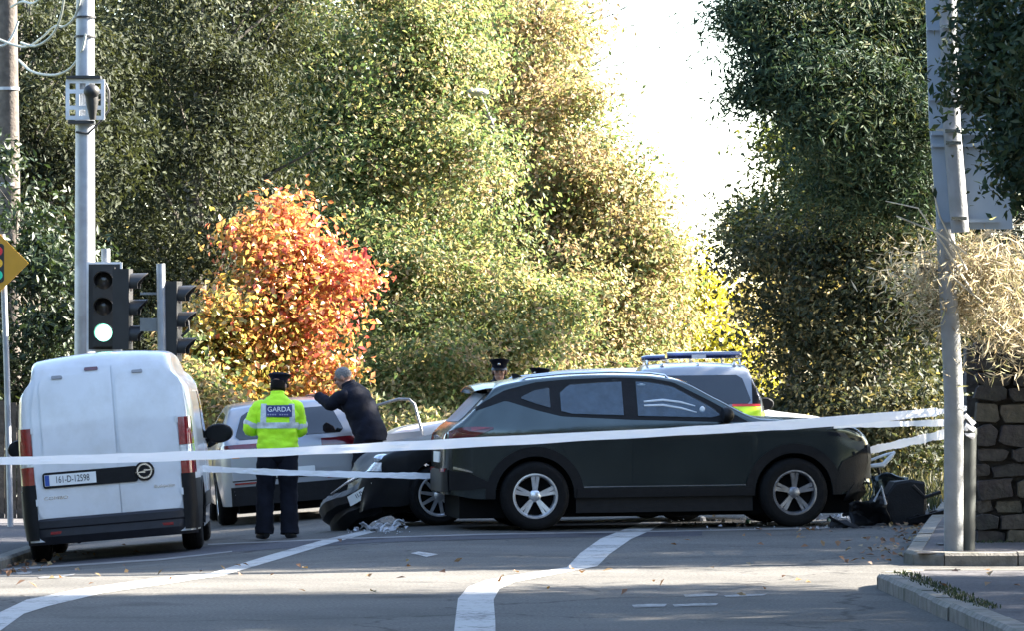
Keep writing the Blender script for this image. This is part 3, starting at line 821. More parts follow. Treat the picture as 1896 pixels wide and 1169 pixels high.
def arch_grid(xc, zc, r0, r1, a0=-8, a1=188, n=30, zmin=0.2, flat=None):
    G = []
    for i in range(n + 1):
        a = R(a0 + (a1 - a0) * i / n)
        row = []
        for k in range(4):
            r = r0 + (r1 - r0) * k / 3
            row.append((xc + r * math.cos(a), max(zmin, zc + r * math.sin(a))))
        G.append(row)
    return G
def wheel(parent, x, y, z, Rt, Wt, rr, side, style='multi', steer=0.0, rim_mat=None):
    """side -1: outer face to local -y"""
    rim_mat = rim_mat or M_ALLOY
    b = MB()
    h = Wt / 2
    b.lathe([(rr, -h * .82), (rr + .012, -h * .95), (rr + (Rt - rr) * .55, -h * 1.04), (Rt - .025, -h * .93), (Rt - .006, -h * .72), (Rt, -h * .4), (Rt - .006, -h * .36), (Rt - .006, -h * .3), (Rt, -h * .26), (Rt, h * .26), (Rt - .006, h * .3), (Rt - .006, h * .36), (Rt, h * .4),
             (Rt - .006, h * .72), (Rt - .025, h * .93), (rr + (Rt - rr) * .55, h * 1.04), (rr + .012, h * .95), (rr, h * .82)], 48)
    t = b.build('wheel', M_TYRE, parent)
    t.location = (x, y, z); t.rotation_euler = (0, 0, steer)
    s = side
    c = MB()
    c.lathe([(rr + .004, s * h * .80), (rr + .006, s * h * .92), (rr - .010, s * h * .93), (rr - .022, s * h * .78), (rr - .03, s * h * .2)], 48)
    yo = s * h * .62
    def spoke(ang, w0, w1, r0, r1, th=0.03, lean=0.0):
        ca, sa = math.cos(ang), math.sin(ang)
        vs = []
        for (r, w, yy) in ((r0, w0, yo), (r1, w1, s * h * .74)):
            for e in (-1, 1):
                for q in (0, -s * th):
                    rx, tx = r, e * w / 2 + lean * (r - r0)
                    vs.append((rx * ca - tx * sa, yy + q, rx * sa + tx * ca))
        c.add(vs, [(0, 2, 6, 4), (1, 5, 7, 3), (0, 4, 5, 1), (2, 3, 7, 6), (0, 1, 3, 2), (4, 6, 7, 5)])
    if style == 'twin':
        for k in range(10): spoke(2 * math.pi * k / 10 + .15, 0.042, 0.030, 0.045, rr - 0.014)
    elif style == 'blade':
        for k in range(5):
            a = 2 * math.pi * k / 5 + .25
            spoke(a - .17, 0.026, 0.034, 0.04, rr - 0.014, lean=0.10); spoke(a + .20, 0.026, 0.046, 0.04, rr - 0.014, lean=-0.05)
    else:
        for k in range(7): spoke(2 * math.pi * k / 7 + .1, 0.06, 0.045, 0.04, rr - 0.014)
    rim = c.build('rim', rim_mat, t, angle=25)
    hb = MB(); hb.lathe([(0.0, s * h * .72), (0.045, s * h * .70), (0.062, s * h * .6), (0.062, 0)], 20)
    hb.build('hub', rim_mat, t)
    d = MB(); d.lathe([(0.0, s * h * .18), (rr - .03, s * h * .18), (rr - .03, -s * h * .5)], 28)
    d.build('brake_disc', M_UNDER if style != 'twin' else M_UNDER, t)
    return t
def mirror(parent, x, y, z, side, m=None, sc=1.0):
    b = MB()
    b.ellipsoid((x, y + side * 0.13 * sc, z + .03), (0.085 * sc, 0.125 * sc, 0.085 * sc), 16, 10)
    for i, v in enumerate(b.v):
        if v[0] < x - 0.035 * sc: b.v[i] = (x - 0.035 * sc, v[1], v[2])
    b.tube([(x + .02, y - side * .03, z - .06), (x, y + side * 0.09, z - .02)], [0.03, 0.022], 8)
    return b.build('door_mirror', m or M_PLASTIC, parent)
def underbody(parent, x0, x1, w=0.62, z0=0.19, z1=0.7):
    b = MB(); b.box(((x0 + x1) / 2, 0, (z0 + z1) / 2), (x1 - x0, 2 * w, z1 - z0))
    return b.build('underbody', M_UNDER, parent, smooth=False)
def lowedge(sill, arches):
    def f(x):
        z = sill(x) if callable(sill) else sill
        for xc, zc, ra in arches:
            d = abs(x - xc)
            if d < ra: z = max(z, zc + math.sqrt(ra * ra - d * d))
        return z
    return f
def rear_M(x, y, z, lean=0.0):
    """frame for lettering on a rear face (seen from behind, local -x)"""
    M = Matrix(((0, 0, -1, x), (-1, 0, 0, y), (0, 1, 0, z), (0, 0, 0, 1)))
    return M @ Matrix.Rotation(-lean, 4, 'X')

# ------------------------------------------------------------------ the dark SUV
def make_suv():
    root = empty('sport_utility_car', label='dark green-grey SUV standing across the road with its front end crushed', cat='car')
    prof = [(-2.25, .72), (-2.24, .93), (-2.20, 1.02), (-2.06, 1.13), (-1.80, 1.39), (-1.72, 1.465), (-1.60, 1.505), (-1.2, 1.56), (-.7, 1.585), (-.2, 1.575), (.15, 1.53), (.55, 1.335), (.90, 1.15), (1.02, 1.115), (1.5, 1.09), (1.85, 1.06), (2.06, .99), (2.16, .87), (2.19, .62)]
    Rw, zc, ra = 0.355, 0.355, 0.405
    xr, xf = -1.34, 1.34
    zl = lowedge(lambda x: 0.33 + 0.10 * smooth(1.9, 2.14, x) + 0.05 * smooth(-1.9, -2.25, x), [(xr, zc, ra), (xf, zc, ra)])
    wp = interp([(-2.25, .56), (-2.22, .66), (-2.14, .765), (-2.0, .84), (-1.8, .89), (-1.6, .918), (-1.2, .93), (1.3, .93), (1.75, .92), (1.98, .87), (2.12, .77), (2.19, .64)])
    sec = interp([(.15, .905), (.40, .945), (.70, .968), (.92, .990), (1.0, 1.0), (1.035, .995), (1.06, .982), (1.13, .952), (1.3, .87), (1.46, .785), (1.62, .72)])
    def dent(p):
        x, y, z = p
        k = smooth(1.80, 2.19, x)
        if k > 0:
            n = math.sin(y * 9 + z * 7) * .5 + math.sin(y * 17 - z * 13 + 1) * .35 + math.sin(z * 23 + y * 5) * .25
            x = x - k * (0.02 + 0.05 * n); z = z + k * 0.022 * math.sin(y * 13 + x * 8); y = y * (1 + k * 0.03 * n)
        return (x, y, z)
    b = shell(prof, zl, wp, sec, rf=0.075, fine=[(xr - ra, xr + ra), (xf - ra, xf + ra), (1.75, 2.18)], dent=dent)
    bv = bvh_of(b)
    body = b.build('body', M_SUVP, root, angle=28)
    underbody(root, -2.1, 2.0, 0.70, 0.13, 0.75)  # box dropped low so the shade under the car looks black
    # doors, proud of the body with real gaps between them
    front = patch(bv, 'right', poly_rows([(-.33, .40), (.55, .40), (.80, .44), (.93, .62), (.96, .8), (.985, 1.05)], [(-.33, 1.115), (.55, 1.085), (.80, 1.07), (.93, 1.065), (.96, 1.06), (.985, 1.06)], 26, 10), M_SUVP, 'front_door', root, 0.007)
    rear = patch(bv, 'right', poly_rows([(-1.10, .95), (-1.02, .78), (-.93, .60), (-.85, .44), (-.345, .40)], [(-1.10, 1.14), (-1.02, 1.13), (-.93, 1.13), (-.85, 1.125), (-.345, 1.115)], 20, 10), M_SUVP, 'rear_door', root, 0.007)
    for d, x in ((front, -.17), (rear, -.93)):
        h = MB(); loc, n = on(bv, 'right', x, .99)
        h.ellipsoid((loc.x, loc.y - .022, loc.z), (.115, .020, .026), 14, 8); h.build('handle', M_PLASTIC, d)
    # black glasshouse surround, glass, curtain airbags behind
    lo = [(-2.02, 1.20), (-1.62, 1.335), (-1.32, 1.235), (-1.05, 1.165), (-.38, 1.125), (.54, 1.09), (.86, 1.085)]
    hi = [(-2.02, 1.205), (-1.8, 1.345), (-1.62, 1.44), (-1.3, 1.515), (-1.0, 1.54), (-.5, 1.555), (-.1, 1.54), (.12, 1.50), (.5, 1.30), (.86, 1.09)]
    for side in ('right', 'left'):
        patch(bv, side, between(-2.02, .86, lin(lo), lin(hi), 60, 6), M_PLASTIC, 'window_surround', root, 0.004)
    def win(x0, x1, lo_, hi_, name='side_window', bag=M_BAG):
        for side in ('right', 'left'):
            w = patch(bv, side, poly_rows(lo_, hi_, 18, 6), M_CLEAR, name, root, 0.014)
            patch(bv, side, poly_rows([(a + .004, c + .004) for a, c in lo_], [(a - .004, c - .004) for a, c in hi_], 18, 6), bag, 'curtain_airbag' if bag is M_BAG else 'inner_blind', w, 0.008)
    win(-1.04, -.42, [(-1.06, 1.215), (-.95, 1.185), (-.42, 1.165)], [(-1.06, 1.40), (-.96, 1.485), (-.42, 1.515)])
    win(-.27, .62, [(-.27, 1.155), (.50, 1.13), (.57, 1.15)], [(-.27, 1.515), (-.1, 1.50), (.12, 1.45), (.5, 1.235), (.57, 1.17)])
    win(-1.5, -1.16, [(-1.46, 1.345), (-1.32, 1.295), (-1.17, 1.25)], [(-1.46, 1.365), (-1.32, 1.43), (-1.17, 1.455)], bag=M_GLASS)
    # pale curved streaks under the glass of the front window
    for pts in ([(-.2, 1.30), (0, 1.315), (.18, 1.29), (.33, 1.25)], [(-.2, 1.26), (0, 1.262), (.18, 1.23), (.34, 1.185)]):
        q = []
        for a, c in pts:
            loc, n = on(bv, 'right', a, c); q.append(loc + n * 0.010)
        MB().tube(q, [.010, .013, .012, .006], 6).build('window_streak', M_WINW, root)
    loc, n = on(bv, 'right', .40, 1.205)
    MB().ellipsoid(loc + n * .008, (.03, .008, .045)).build('window_streak', M_WINW, root)
    loc, n = on(bv, 'right', -.21, 1.475)
    MB().ellipsoid(loc + n * .008, (.045, .006, .014)).build('grab_handle', M_WINW, root)
    # rear glass, spoiler, windscreen
    patch(bv, 'rear', between(-.58, .58, lambda a: 1.115 + .02 * a * a, lambda a: 1.425 - .05 * a * a, 20, 8), pmat('sky_tinted_glass', (0.075, 0.09, 0.115), 0.42, spec=0.4, var=0.3, scale=4), 'rear_window', root, 0.006)  # blue-grey pane colour stands in for reflected sky
    patch(bv, 'top', between(.24, .84, lambda a: -.66 - .10 * (a - .24), lambda a: .66 + .10 * (a - .24), 16, 12), M_GLASS, 'windscreen', root, 0.006)
    sp = MB()
    sp.grid([[(x, y, z - .06 * (y / .66) ** 2) for y in np.linspace(-.64, .64, 13)] for x, z in ((-1.60, 1.525), (-1.80, 1.515), (-1.92, 1.49), (-1.925, 1.475), (-1.85, 1.46), (-1.70, 1.465))], cu=False)
    sp.build('spoiler', M_SUVP, root)
    fin = MB(); fin.prism([(-1.45, 1.55), (-1.30, 1.55), (-1.42, 1.61), (-1.46, 1.61)], .03); fin.build('aerial_fin', M_PLASTIC, root, smooth=False)
    # roof rails
    for s in (-1, 1):
        pts = [(x, s * (0.60 + .0 * x), z) for x, z in ((-1.45, 1.53), (-1.38, 1.567), (-1.0, 1.602), (-.5, 1.614), (-.1, 1.598), (.05, 1.575), (.10, 1.53))]
        MB().tube(pts, [.010, .012, .012, .012, .012, .012, .010], 8).build('roof_rail', M_CHROME, root)
    # cladding
    for x in (xr, xf):
        for side in ('right', 'left'):
            patch(bv, side, arch_grid(x, zc, ra + .002, ra + .10, zmin=.31), M_PLASTIC, 'arch_cladding', root, 0.016, 0.02)
    for side in ('right', 'left'):
        patch(bv, side, between(xr + ra + .03, xf - ra - .03, .335, lambda a: .425 + .0 * a, 30, 4), M_PLASTIC, 'sill_cladding', root, 0.024, 0.02)
        MB().box((0, (-.78 if side == 'right' else .78), .26), (xf - xr - 2 * ra - .04, .12, .17)).build('sill_shade_fill', M_PLASTIC, root, smooth=False)  # black box standing in for the shade under the sill
        patch(bv, side, between(xr + ra + .10, xf - ra - .10, .437, .446, 30, 2), M_CHROME, 'sill_trim', root, 0.012, 0.004)
        patch(bv, side, poly_rows([(-2.19, .42), (-2.0, .42), (-1.80, .45)], [(-2.19, .62), (-2.0, .60), (-1.80, .50)], 10, 5), M_PLASTIC, 'bumper_cladding', root, 0.012, 0.02)
    patch(bv, 'rear', between(-.66, .66, .40, .63, 20, 6), M_PLASTIC, 'rear_bumper', root, 0.015, 0.02)
    # rear lamps, reflectors
    for side, s in (('right', -1), ('left', 1)):
        patch(bv, side, poly_rows([(-2.19, .93), (-2.08, .90), (-1.95, .97), (-1.76, 1.045)], [(-2.19, 1.02), (-2.08, 1.06), (-1.95, 1.07), (-1.76, 1.06)], 14, 6), M_REDD, 'tail_lamp', root, 0.012)
        patch(bv, side, poly_rows([(-1.98, 1.02), (-1.90, 1.035), (-1.80, 1.05)], [(-1.98, 1.055), (-1.90, 1.062), (-1.80, 1.058)], 8, 3), M_RED, 'tail_lamp_lens', root, 0.018)
        for q in (0, 1):
            patch(bv, 'rear', poly_rows([(s * (.50 + .1 * q) - .03, .86), (s * (.50 + .1 * q) + .03, .86 )], [(s * (.50 + .1 * q) - .0, 1.0), (s * (.50 + .1 * q) + .055, 1.0)], 3, 6), M_REDD if q else M_RED, 'tail_lamp_claw', root, 0.012)
        patch(bv, 'rear', between(min(s * .42, s * .62), max(s * .42, s * .62), .61, .645, 8, 3), M_RED, 'rear_reflector', root, 0.02)
        patch(bv, side, poly_rows([(-2.15, .64), (-2.05, .618), (-1.97, .602)], [(-2.15, .665), (-2.05, .64), (-1.97, .61)], 8, 3), M_CHROME, 'rear_reflector', root, 0.02)
    patch(bv, 'rear', between(-.5, .5, .96, 1.0, 16, 3), M_REDD, 'lamp_strip', root, 0.01)
    patch(bv, 'rear', rounded(-.26, .26, .70, .81, .01), M_PLATE, 'number_plate', root, 0.008)
    for s in (-1, 1): mirror(root, .62, s * .88, 1.13, s)
    # wrecked front: torn bumper skin, hanging grille, exposed headlamp
    for side in ('right', 'left'):
        patch(bv, side, poly_rows([(1.70, .94), (1.85, .92), (2.06, .86)], [(1.70, .975), (1.85, .965), (2.06, .91)], 10, 3), M_GLASS, 'head_lamp', root, 0.012)
        patch(bv, side, poly_rows([(1.78, .36), (1.83, .36), (2.12, .36)], [(1.78, .50), (1.83, .66), (2.12, .80)], 10, 8), M_PLASTIC, 'bumper_side', root, 0.018, 0.02)
    patch(bv, 'front', between(-.74, .74, .36, lambda a: .86 - .06 * a * a, 20, 8), M_PLASTIC, 'grille', root, 0.018, 0.02)
    bp = MB()
    rr = random.Random(4)
    rows = []
    for i in range(15):
        y = -.86 + 1.72 * i / 14
        c = 2.20 - .26 * (abs(y) / .86) ** 2.4
        rows.append([(c + rr.uniform(-.05, .05) - .05 * (k == 0), y + rr.uniform(-.02, .02), .26 + .085 * k + rr.uniform(-.02, .02)) for k in range(7)])
    bp.grid(rows)
    bo = bp.build('front_bumper', M_PLASTIC, root, angle=20)
    bo.modifiers.new('thick', 'SOLIDIFY').thickness = .012
    for i in range(5):
        y0 = -.8 + .35 * i
        MB().tube([(1.98, y0, .55), (2.10, y0 + rr.uniform(-.1, .1), .5 + rr.uniform(-.1, .15)), (2.16, y0 + rr.uniform(-.2, .2), .36)], [.012, .008, .006], 5).build('broken_strip', M_PLASTIC if i != 2 else M_CHROME, root)
    # wheels
    for x in (xr, xf):
        for s in (-1, 1):
            wheel(root, x, s * .80, Rw, Rw, .23, .226, s, 'blade', steer=(0.06 if x > 0 else 0), rim_mat=M_ALLOY if x < 0 else pmat('alloy_grey', (0.20, 0.20, 0.215), 0.35, 0.7, var=0.3, scale=10))  # front rims a darker, less even grey than the rear
    return root
suv = make_suv()
X0, Y0 = (992 - 948) / 181.5, F / 181.5       # outer face of the rear right wheel
hd = R(7)
cx = X0 + 1.34 * math.cos(hd) - 0.9 * math.sin(hd)
cy = Y0 + 1.34 * math.sin(hd) + 0.9 * math.cos(hd)
seat_on_ground(suv, cx, cy, hd, 1.34, 0.8)

# ------------------------------------------------------------------ the white van
def make_van():
    root = empty('delivery_van', label='white panel van with blank rear doors parked at the left kerb', cat='van')
    prof = [(-2.20, .55), (-2.195, .95), (-2.15, 1.55), (-2.09, 1.90), (-2.02, 2.0), (-1.85, 2.045), (-1.0, 2.06), (0.2, 2.04), (.75, 1.95), (.95, 1.80), (1.5, 1.2), (1.65, 1.08), (2.05, .92), (2.17, .75), (2.2, .5)]
    xr, xf, Rw, ra = -1.42, 1.34, .315, .375
    zl = lowedge(.22, [(xr, Rw, ra), (xf, Rw, ra)])
    wp = interp([(-2.2, .815), (-2.15, .85), (-2.0, .88), (-1.6, .912), (1.2, .915), (1.7, .88), (2.0, .78), (2.15, .62), (2.2, .5)])
    sec = interp([(.2, .97), (.5, 1.0), (.95, 1.0), (1.35, .985), (1.66, .95), (1.73, .91), (1.80, .83), (1.95, .79), (2.1, .76)])
    b = shell(prof, zl, wp, sec, rf=0.09, crown=0.04, fine=[(xr - ra, xr + ra), (xf - ra, xf + ra)])
    bv = bvh_of(b)
    b.build('body', M_WHITE, root, angle=30)
    underbody(root, -2.05, 2.0, .62, .2, .62)
    # rear doors of unequal width with real shut lines
    sp = 0.11
    wid = lin([(.44, .72), (.95, .74), (1.55, .725), (1.9, .65), (2.0, .62)])
    def door(y0, y1, name):
        G = []
        zz = [.455, .462, .485, .53] + list(np.linspace(.6, 1.86, 14)) + [1.90, 1.935, 1.95]
        for i in range(15):
            t = i / 14
            row = []
            for z in zz:
                e = wid(z)
                ins = .035 * max(0, (.53 - z) / .075) ** 2 + .05 * max(0, (z - 1.86) / .09) ** 2
                l = -(e - ins) if y0 is None else y0; r = (e - ins) if y1 is None else y1
                row.append((l + (r - l) * t, z))
            G.append(row)
        return patch(bv, 'rear', G, M_WHITE, name, root, 0.016, 0.004, angle=30)
    # seen from behind, the left of the picture is local +y
    dr = door(None, -sp - .006, 'rear_door'); dl = door(-sp + .006, None, 'rear_door')
    for d, (a0, a1) in ((dl, (-sp + .03, .63)), (dr, (-.63, -sp - .03))):
        patch(bv, 'rear', rounded(a0, a1, 1.02, 1.875, .10), M_WHITE, 'window_blank', d, 0.026, 0.004, angle=25)
    patch(bv, 'rear', rounded(.02, .16, 1.905, 1.935, .012), M_REDD, 'brake_lamp', root, 0.03)
    for y in (.44, -.37):
        patch(bv, 'rear', rounded(y - .055, y + .055, 1.845, 1.875, .012), pmat('grey_plastic', (0.25, 0.26, 0.28), 0.5), 'door_stop', dl if y > 0 else dr, 0.045)
    # handle strip with plate and round badge
    strip_ = patch(bv, 'rear', rounded(-.30, .66, .755, .915, .03), M_PLASTIC, 'handle_strip', dl, 0.030)
    loc, n = on(bv, 'rear', -.37, .855)
    bd = MB(); bd.lathe([(0, -.02), (.094, -.02), (.100, -.008), (.100, .04)], 36, 'x', (loc.x - .022, loc.y, loc.z)); disc = bd.build('badge_disc', M_PLASTIC, dr)
    xb = loc.x - .046
    rg = MB()
    rows = []
    for k in range(33):
        a = 2 * math.pi * k / 32
        rows.append([(xb + dx, loc.y + r * math.cos(a), loc.z + r * math.sin(a)) for r, dx in ((.062, .006), (.062, -.004), (.078, -.004), (.078, .006))])
    rg.grid(rows); rg.build('badge_ring', M_CHROME, disc)
    bolt = MB(); bolt.prism([(.10, .010), (-.01, .018), (.0, .004), (-.10, -.012), (.012, -.020), (.0, -.005)], .006, Matrix.Rotation(R(-90), 3, 'Z'), (xb - .001, loc.y, loc.z))
    bolt.build('badge_bolt', M_CHROME, disc, smooth=False)
    loc, n = on(bv, 'rear', .38, .835)
    xp = loc.x - .034
    pl = MB(); pl.box((xp, .38, .835), (.008, .52, .112)); plate = pl.build('number_plate', M_PLATE, dl, smooth=False)
    MB().box((xp - .0045, .38 + .234, .835), (.003, .045, .106)).build('plate_band', M_PLBLUE, plate, smooth=False)
    text_mesh('161-D-12598', .098, plate, M_INK, rear_M(xp - .0055, .36, .835), xscale=.66)
    loc, n = on(bv, 'rear', .56, .66)
    text_mesh('COMBO', .045, dl, M_CHROME, rear_M(loc.x - .020, .54, .655), name='model_badge', xscale=1.5)
    text_mesh('BlueInjection', .045, dr, M_CHROME, rear_M(loc.x - .020, -.56, .69), name='model_badge', xscale=.9)
    for s in (-1, 1):
        d = dl if s > 0 else dr
        for z in (.62, 1.35):
            loc, n = on(bv, 'rear', s * .73, z)
            MB().box((loc.x - .012, loc.y, z), (.03, .03, .07)).build('hinge', M_WHITE, d)
    # rear lamps wrapped round the corners
    for s, side in ((-1, 'right'), (1, 'left')):
        a0, a1 = min(s * .742, s * .85), max(s * .742, s * .85)
        for z0, z1, m, nm in ((1.09, 1.37, M_RED, 'tail_lamp'), (.985, 1.085, M_LAMP, 'reversing_lamp'), (.80, .98, M_RED, 'tail_lamp')):
            patch(bv, 'rear', between(a0, a1, z0, z1, 6, 5), m, nm, root, 0.018, 0.006)
            patch(bv, side, between(-2.13, -2.03, z0, z1, 4, 5), m, nm, root, 0.014, 0.006)
        patch(bv, side, between(-2.13, -1.80, .24, .74, 8, 6), M_PLASTIC, 'bumper_end', root, 0.016, 0.01)
        patch(bv, 'rear', between(min(s * .735, s * .855), max(s * .735, s * .855), .24, lambda a: .80 + .0 * a, 5, 8), M_PLASTIC, 'bumper_corner', root, 0.022, 0.01)
        patch(bv, side, arch_grid(xr, Rw, ra, ra + .06, zmin=.22), M_PLASTIC, 'arch_cladding', root, 0.014, 0.02)
        patch(bv, side, arch_grid(xf, Rw, ra, ra + .06, zmin=.22), M_PLASTIC, 'arch_cladding', root, 0.014, 0.02)
        patch(bv, side, between(-.95, .9, .42, .56, 20, 4), M_PLASTIC, 'rubbing_strip', root, 0.016, 0.01)
        patch(bv, side, poly_rows([(.35, 1.12), (1.25, 1.10)], [(.35, 1.62), (1.25, 1.25)], 12, 5), M_GLASS, 'door_window', root, 0.006)
        patch(bv, side, between(.28, 1.30, .40, 1.08, 12, 8), M_WHITE, 'front_door', root, 0.006)
        mirror(root, 1.08, s * .90, 1.12, s, sc=1.25)
    bm_ = MB()
    rows = []
    for i in range(25):
        y = -.86 + 1.72 * i / 24
        c = -2.205 + .16 * (abs(y) / .86) ** 6
        rows.append([(c + .03, y, .455), (c - .05, y, .45), (c - .075, y, .43), (c - .075, y, .36), (c - .06, y, .345), (c - .065, y, .27), (c - .02, y, .19), (c + .12, y, .185)])
    bm_.grid(rows); bump = bm_.build('rear_bumper', pmat('navy_black_plastic', (0.009, 0.010, 0.016), 0.6, var=0.2, scale=12), root, angle=30)
    for s in (-1, 1):
        MB().box((-2.245, s * .52, .305), (.03, .2, .028)).build('rear_reflector', M_RED, bump, smooth=False)
    patch(bv, 'top', between(.80, 1.48, lambda a: -.60 - .12 * (a - .8), lambda a: .60 + .12 * (a - .8), 10, 10), M_GLASS, 'windscreen', root, 0.006)
    for x in (xr, xf):
        for s in (-1, 1): wheel(root, x, s * .775, Rw, Rw, .20, .205, s, 'multi', rim_mat=M_ALLOYD)
    ex = MB(); ex.tube([(-2.1, .35, .2), (-1.7, .35, .22)], .025, 8); ex.build('exhaust', M_UNDER, root)
    return root
van = make_van()
vy = 49.1
hv = R(90 + 2.0)
vx = (213 - 948) * vy / F
seat_on_ground(van, vx + 2.2 * math.cos(hv), vy + 2.2 * math.sin(hv), hv, 1.4, 0.78)

# ------------------------------------------------------------------ a family of ordinary cars
def make_car(name, label, paint, kind, dent=None, style='multi', lamps=M_RED, rim=None):
    root = empty(name, label=label, cat='car')
    H = {'estate': 0.0, 'police': 0.20, 'saloon': -0.02}[kind]
    if kind == 'saloon':
        prof = [(-2.2, .62), (-2.19, .90), (-2.13, .98), (-1.7, 1.02), (-1.05, 1.38), (-.5, 1.44), (0, 1.42), (.3, 1.34), (1.05, .97), (1.2, .93), (1.8, .85), (2.05, .76), (2.17, .62), (2.2, .45)]
    elif kind == 'estate':
        prof = [(-2.15, .62), (-2.14, .92), (-2.09, 1.0), (-2.03, 1.06), (-1.72, 1.38), (-1.6, 1.44), (-1.2, 1.48), (-.4, 1.49), (.1, 1.44), (.35, 1.36), (1.05, 1.0), (1.2, .95), (1.8, .86), (2.05, .76), (2.13, .6), (2.15, .45)]
    else:
        prof = [(-2.2, .70), (-2.19, 1.02), (-2.15, 1.10), (-2.10, 1.17), (-1.90, 1.55), (-1.80, 1.64), (-1.3, 1.69), (-.4, 1.70), (.1, 1.66), (.35, 1.57), (1.0, 1.15), (1.15, 1.10), (1.8, 1.02), (2.05, .90), (2.17, .7), (2.2, .5)]
    xr, xf, Rw = -1.33, 1.33, (.325 if kind != 'police' else .36)
    ra = Rw + .05
    zl = lowedge(.24 if kind != 'police' else .3, [(xr, Rw, ra), (xf, Rw, ra)])
    e = prof[-1][0]
    wp = interp([(prof[0][0], .72), (prof[0][0] + .06, .79), (prof[0][0] + .2, .85), (-1.5, .895), (1.2, .90), (1.7, .87), (e - .2, .78), (e - .05, .64), (e, .52)])
    sec = interp([(.2, .95), (.5, .99), (.75 + H / 2, 1.0), (.92 + H / 2, .985), (1.02 + H, .955), (1.2 + H, .87), (1.4 + H, .765), (1.55 + H, .69)])
    b = shell(prof, zl, wp, sec, rf=0.07, fine=[(xr - ra, xr + ra), (xf - ra, xf + ra)], dent=dent)
    bv = bvh_of(b)
    b.build('body', paint, root, angle=28)
    underbody(root, prof[0][0] + .15, e - .3, .66, .14, .6)  # set low to fill the shaded gap beneath with black
    for x in (xr, xf):
        for s in (-1, 1): wheel(root, x, s * .785, Rw, Rw, .215, Rw * .69, s, style, rim_mat=rim)
    belt = {'estate': .97, 'saloon': .95, 'police': 1.12}[kind]
    roof = {'estate': 1.40, 'saloon': 1.34, 'police': 1.60}[kind]
    for side, s in (('right', -1), ('left', 1)):
        xa = {'estate': -1.72, 'saloon': -1.2, 'police': -1.80}[kind]
        patch(bv, side, poly_rows([(xa, belt + .05), (-.4, belt), (.78, belt - .01)], [(xa, belt + .09), (xa + .42, roof - .04), (-.4, roof), (.05, roof - .02), (.25, roof - .08), (.78, belt + .04)], 30, 6), M_GLASS, 'side_windows', root, 0.005)
        for x in (-.42, .0 - .02):
            pass
        patch(bv, side, between(-.33, .86, .36, belt - .03, 16, 8), paint, 'front_door', root, 0.006)
        patch(bv, side, poly_rows([(-1.08, .8), (-.98, .62), (-.86, .38), (-.345, .36)], [(-1.08, belt - .01), (-.98, belt - .02), (-.86, belt - .02), (-.345, belt - .03)], 14, 8), paint, 'rear_door', root, 0.006)
        mirror(root, .68, s * .86, belt + .03, s, m=M_PLASTIC if kind == 'police' else None)
        patch(bv, 'front', poly_rows([(min(s * .38, s * .76), .60 + H * .8), (max(s * .38, s * .76), .60 + H * .8)], [(min(s * .38, s * .76), .69 + H * .8), (max(s * .38, s * .76), .69 + H * .8)], 8, 4), M_LAMP, 'head_lamp', root, 0.008)
    gl = {'estate': (1.045, 1.375), 'saloon': (1.05, 1.33), 'police': (1.20, 1.56)}[kind]
    w1 = {'estate': (.66, .53), 'saloon': (.6, .5), 'police': (.70, .57)}[kind]
    G = []
    for i in range(25):
        t = -1 + 2 * i / 24
        row = []
        for k in range(9):
            z = gl[0] + (gl[1] - gl[0]) * k / 8
            w = w1[0] + (w1[1] - w1[0]) * k / 8
            r = .06; dz = min(z - gl[0], gl[1] - z)
            if dz < r: w -= r - math.sqrt(r * r - (r - dz) ** 2)
            row.append((t * w, z))
        G.append(row)
    if kind != 'saloon':
        rw = patch(bv, 'rear', G, M_GLASS, 'rear_window', root, 0.006)
        tg = {'estate': (.62, 1.03), 'police': (.70, 1.16)}[kind]
        patch(bv, 'rear', between(-.62, .62, tg[0], lambda a: tg[1] - .02 * a * a, 20, 8), paint, 'tailgate', root, 0.006)
    patch(bv, 'top', between(.42, .98, lambda a: -.60 - .12 * (a - .4), lambda a: .60 + .12 * (a - .4), 14, 12), M_GLASS, 'windscreen', root, 0.006)
    patch(bv, 'rear', between(-.74, .74, .24, .47 + H * .4, 20, 5), M_PLASTIC, 'rear_bumper', root, 0.014, 0.01)
    return root, bv
# white estate by the two men
estate, bv = make_car('estate_car', 'silver-white hatchback seen from behind with the two men beside it and an open front door', M_SILVER, 'estate')
for s, side in ((-1, 'right'), (1, 'left')):
    patch(bv, 'rear', poly_rows([(min(s * .36, s * .78), .885 if s > 0 else .865), (max(s * .36, s * .78), .865 if s > 0 else .885)], [(min(s * .36, s * .78), .985), (max(s * .36, s * .78), .985)], 10, 4), M_REDD, 'tail_lamp', estate, 0.012)
    patch(bv, side, poly_rows([(-2.08, .87), (-1.85, .90)], [(-2.08, .985), (-1.85, .96)], 6, 4), M_REDD, 'tail_lamp', estate, 0.010)
    patch(bv, 'rear', between(min(s * .40, s * .70), max(s * .40, s * .70), .50, .52, 8, 2), M_RED, 'rear_reflector', estate, 0.022)
patch(bv, 'rear', between(-.72, .72, .535, .55, 20, 2), M_PLASTIC, 'bumper_groove', estate, 0.008)
patch(bv, 'rear', rounded(-.26, .26, .56, .665, .01), M_PLATE, 'number_plate', estate, 0.012)
am = MB(); am.box((-2.12, .60, .85), (.05, .22, .05)); am.build('indicator_lamp', M_AMBER, estate)
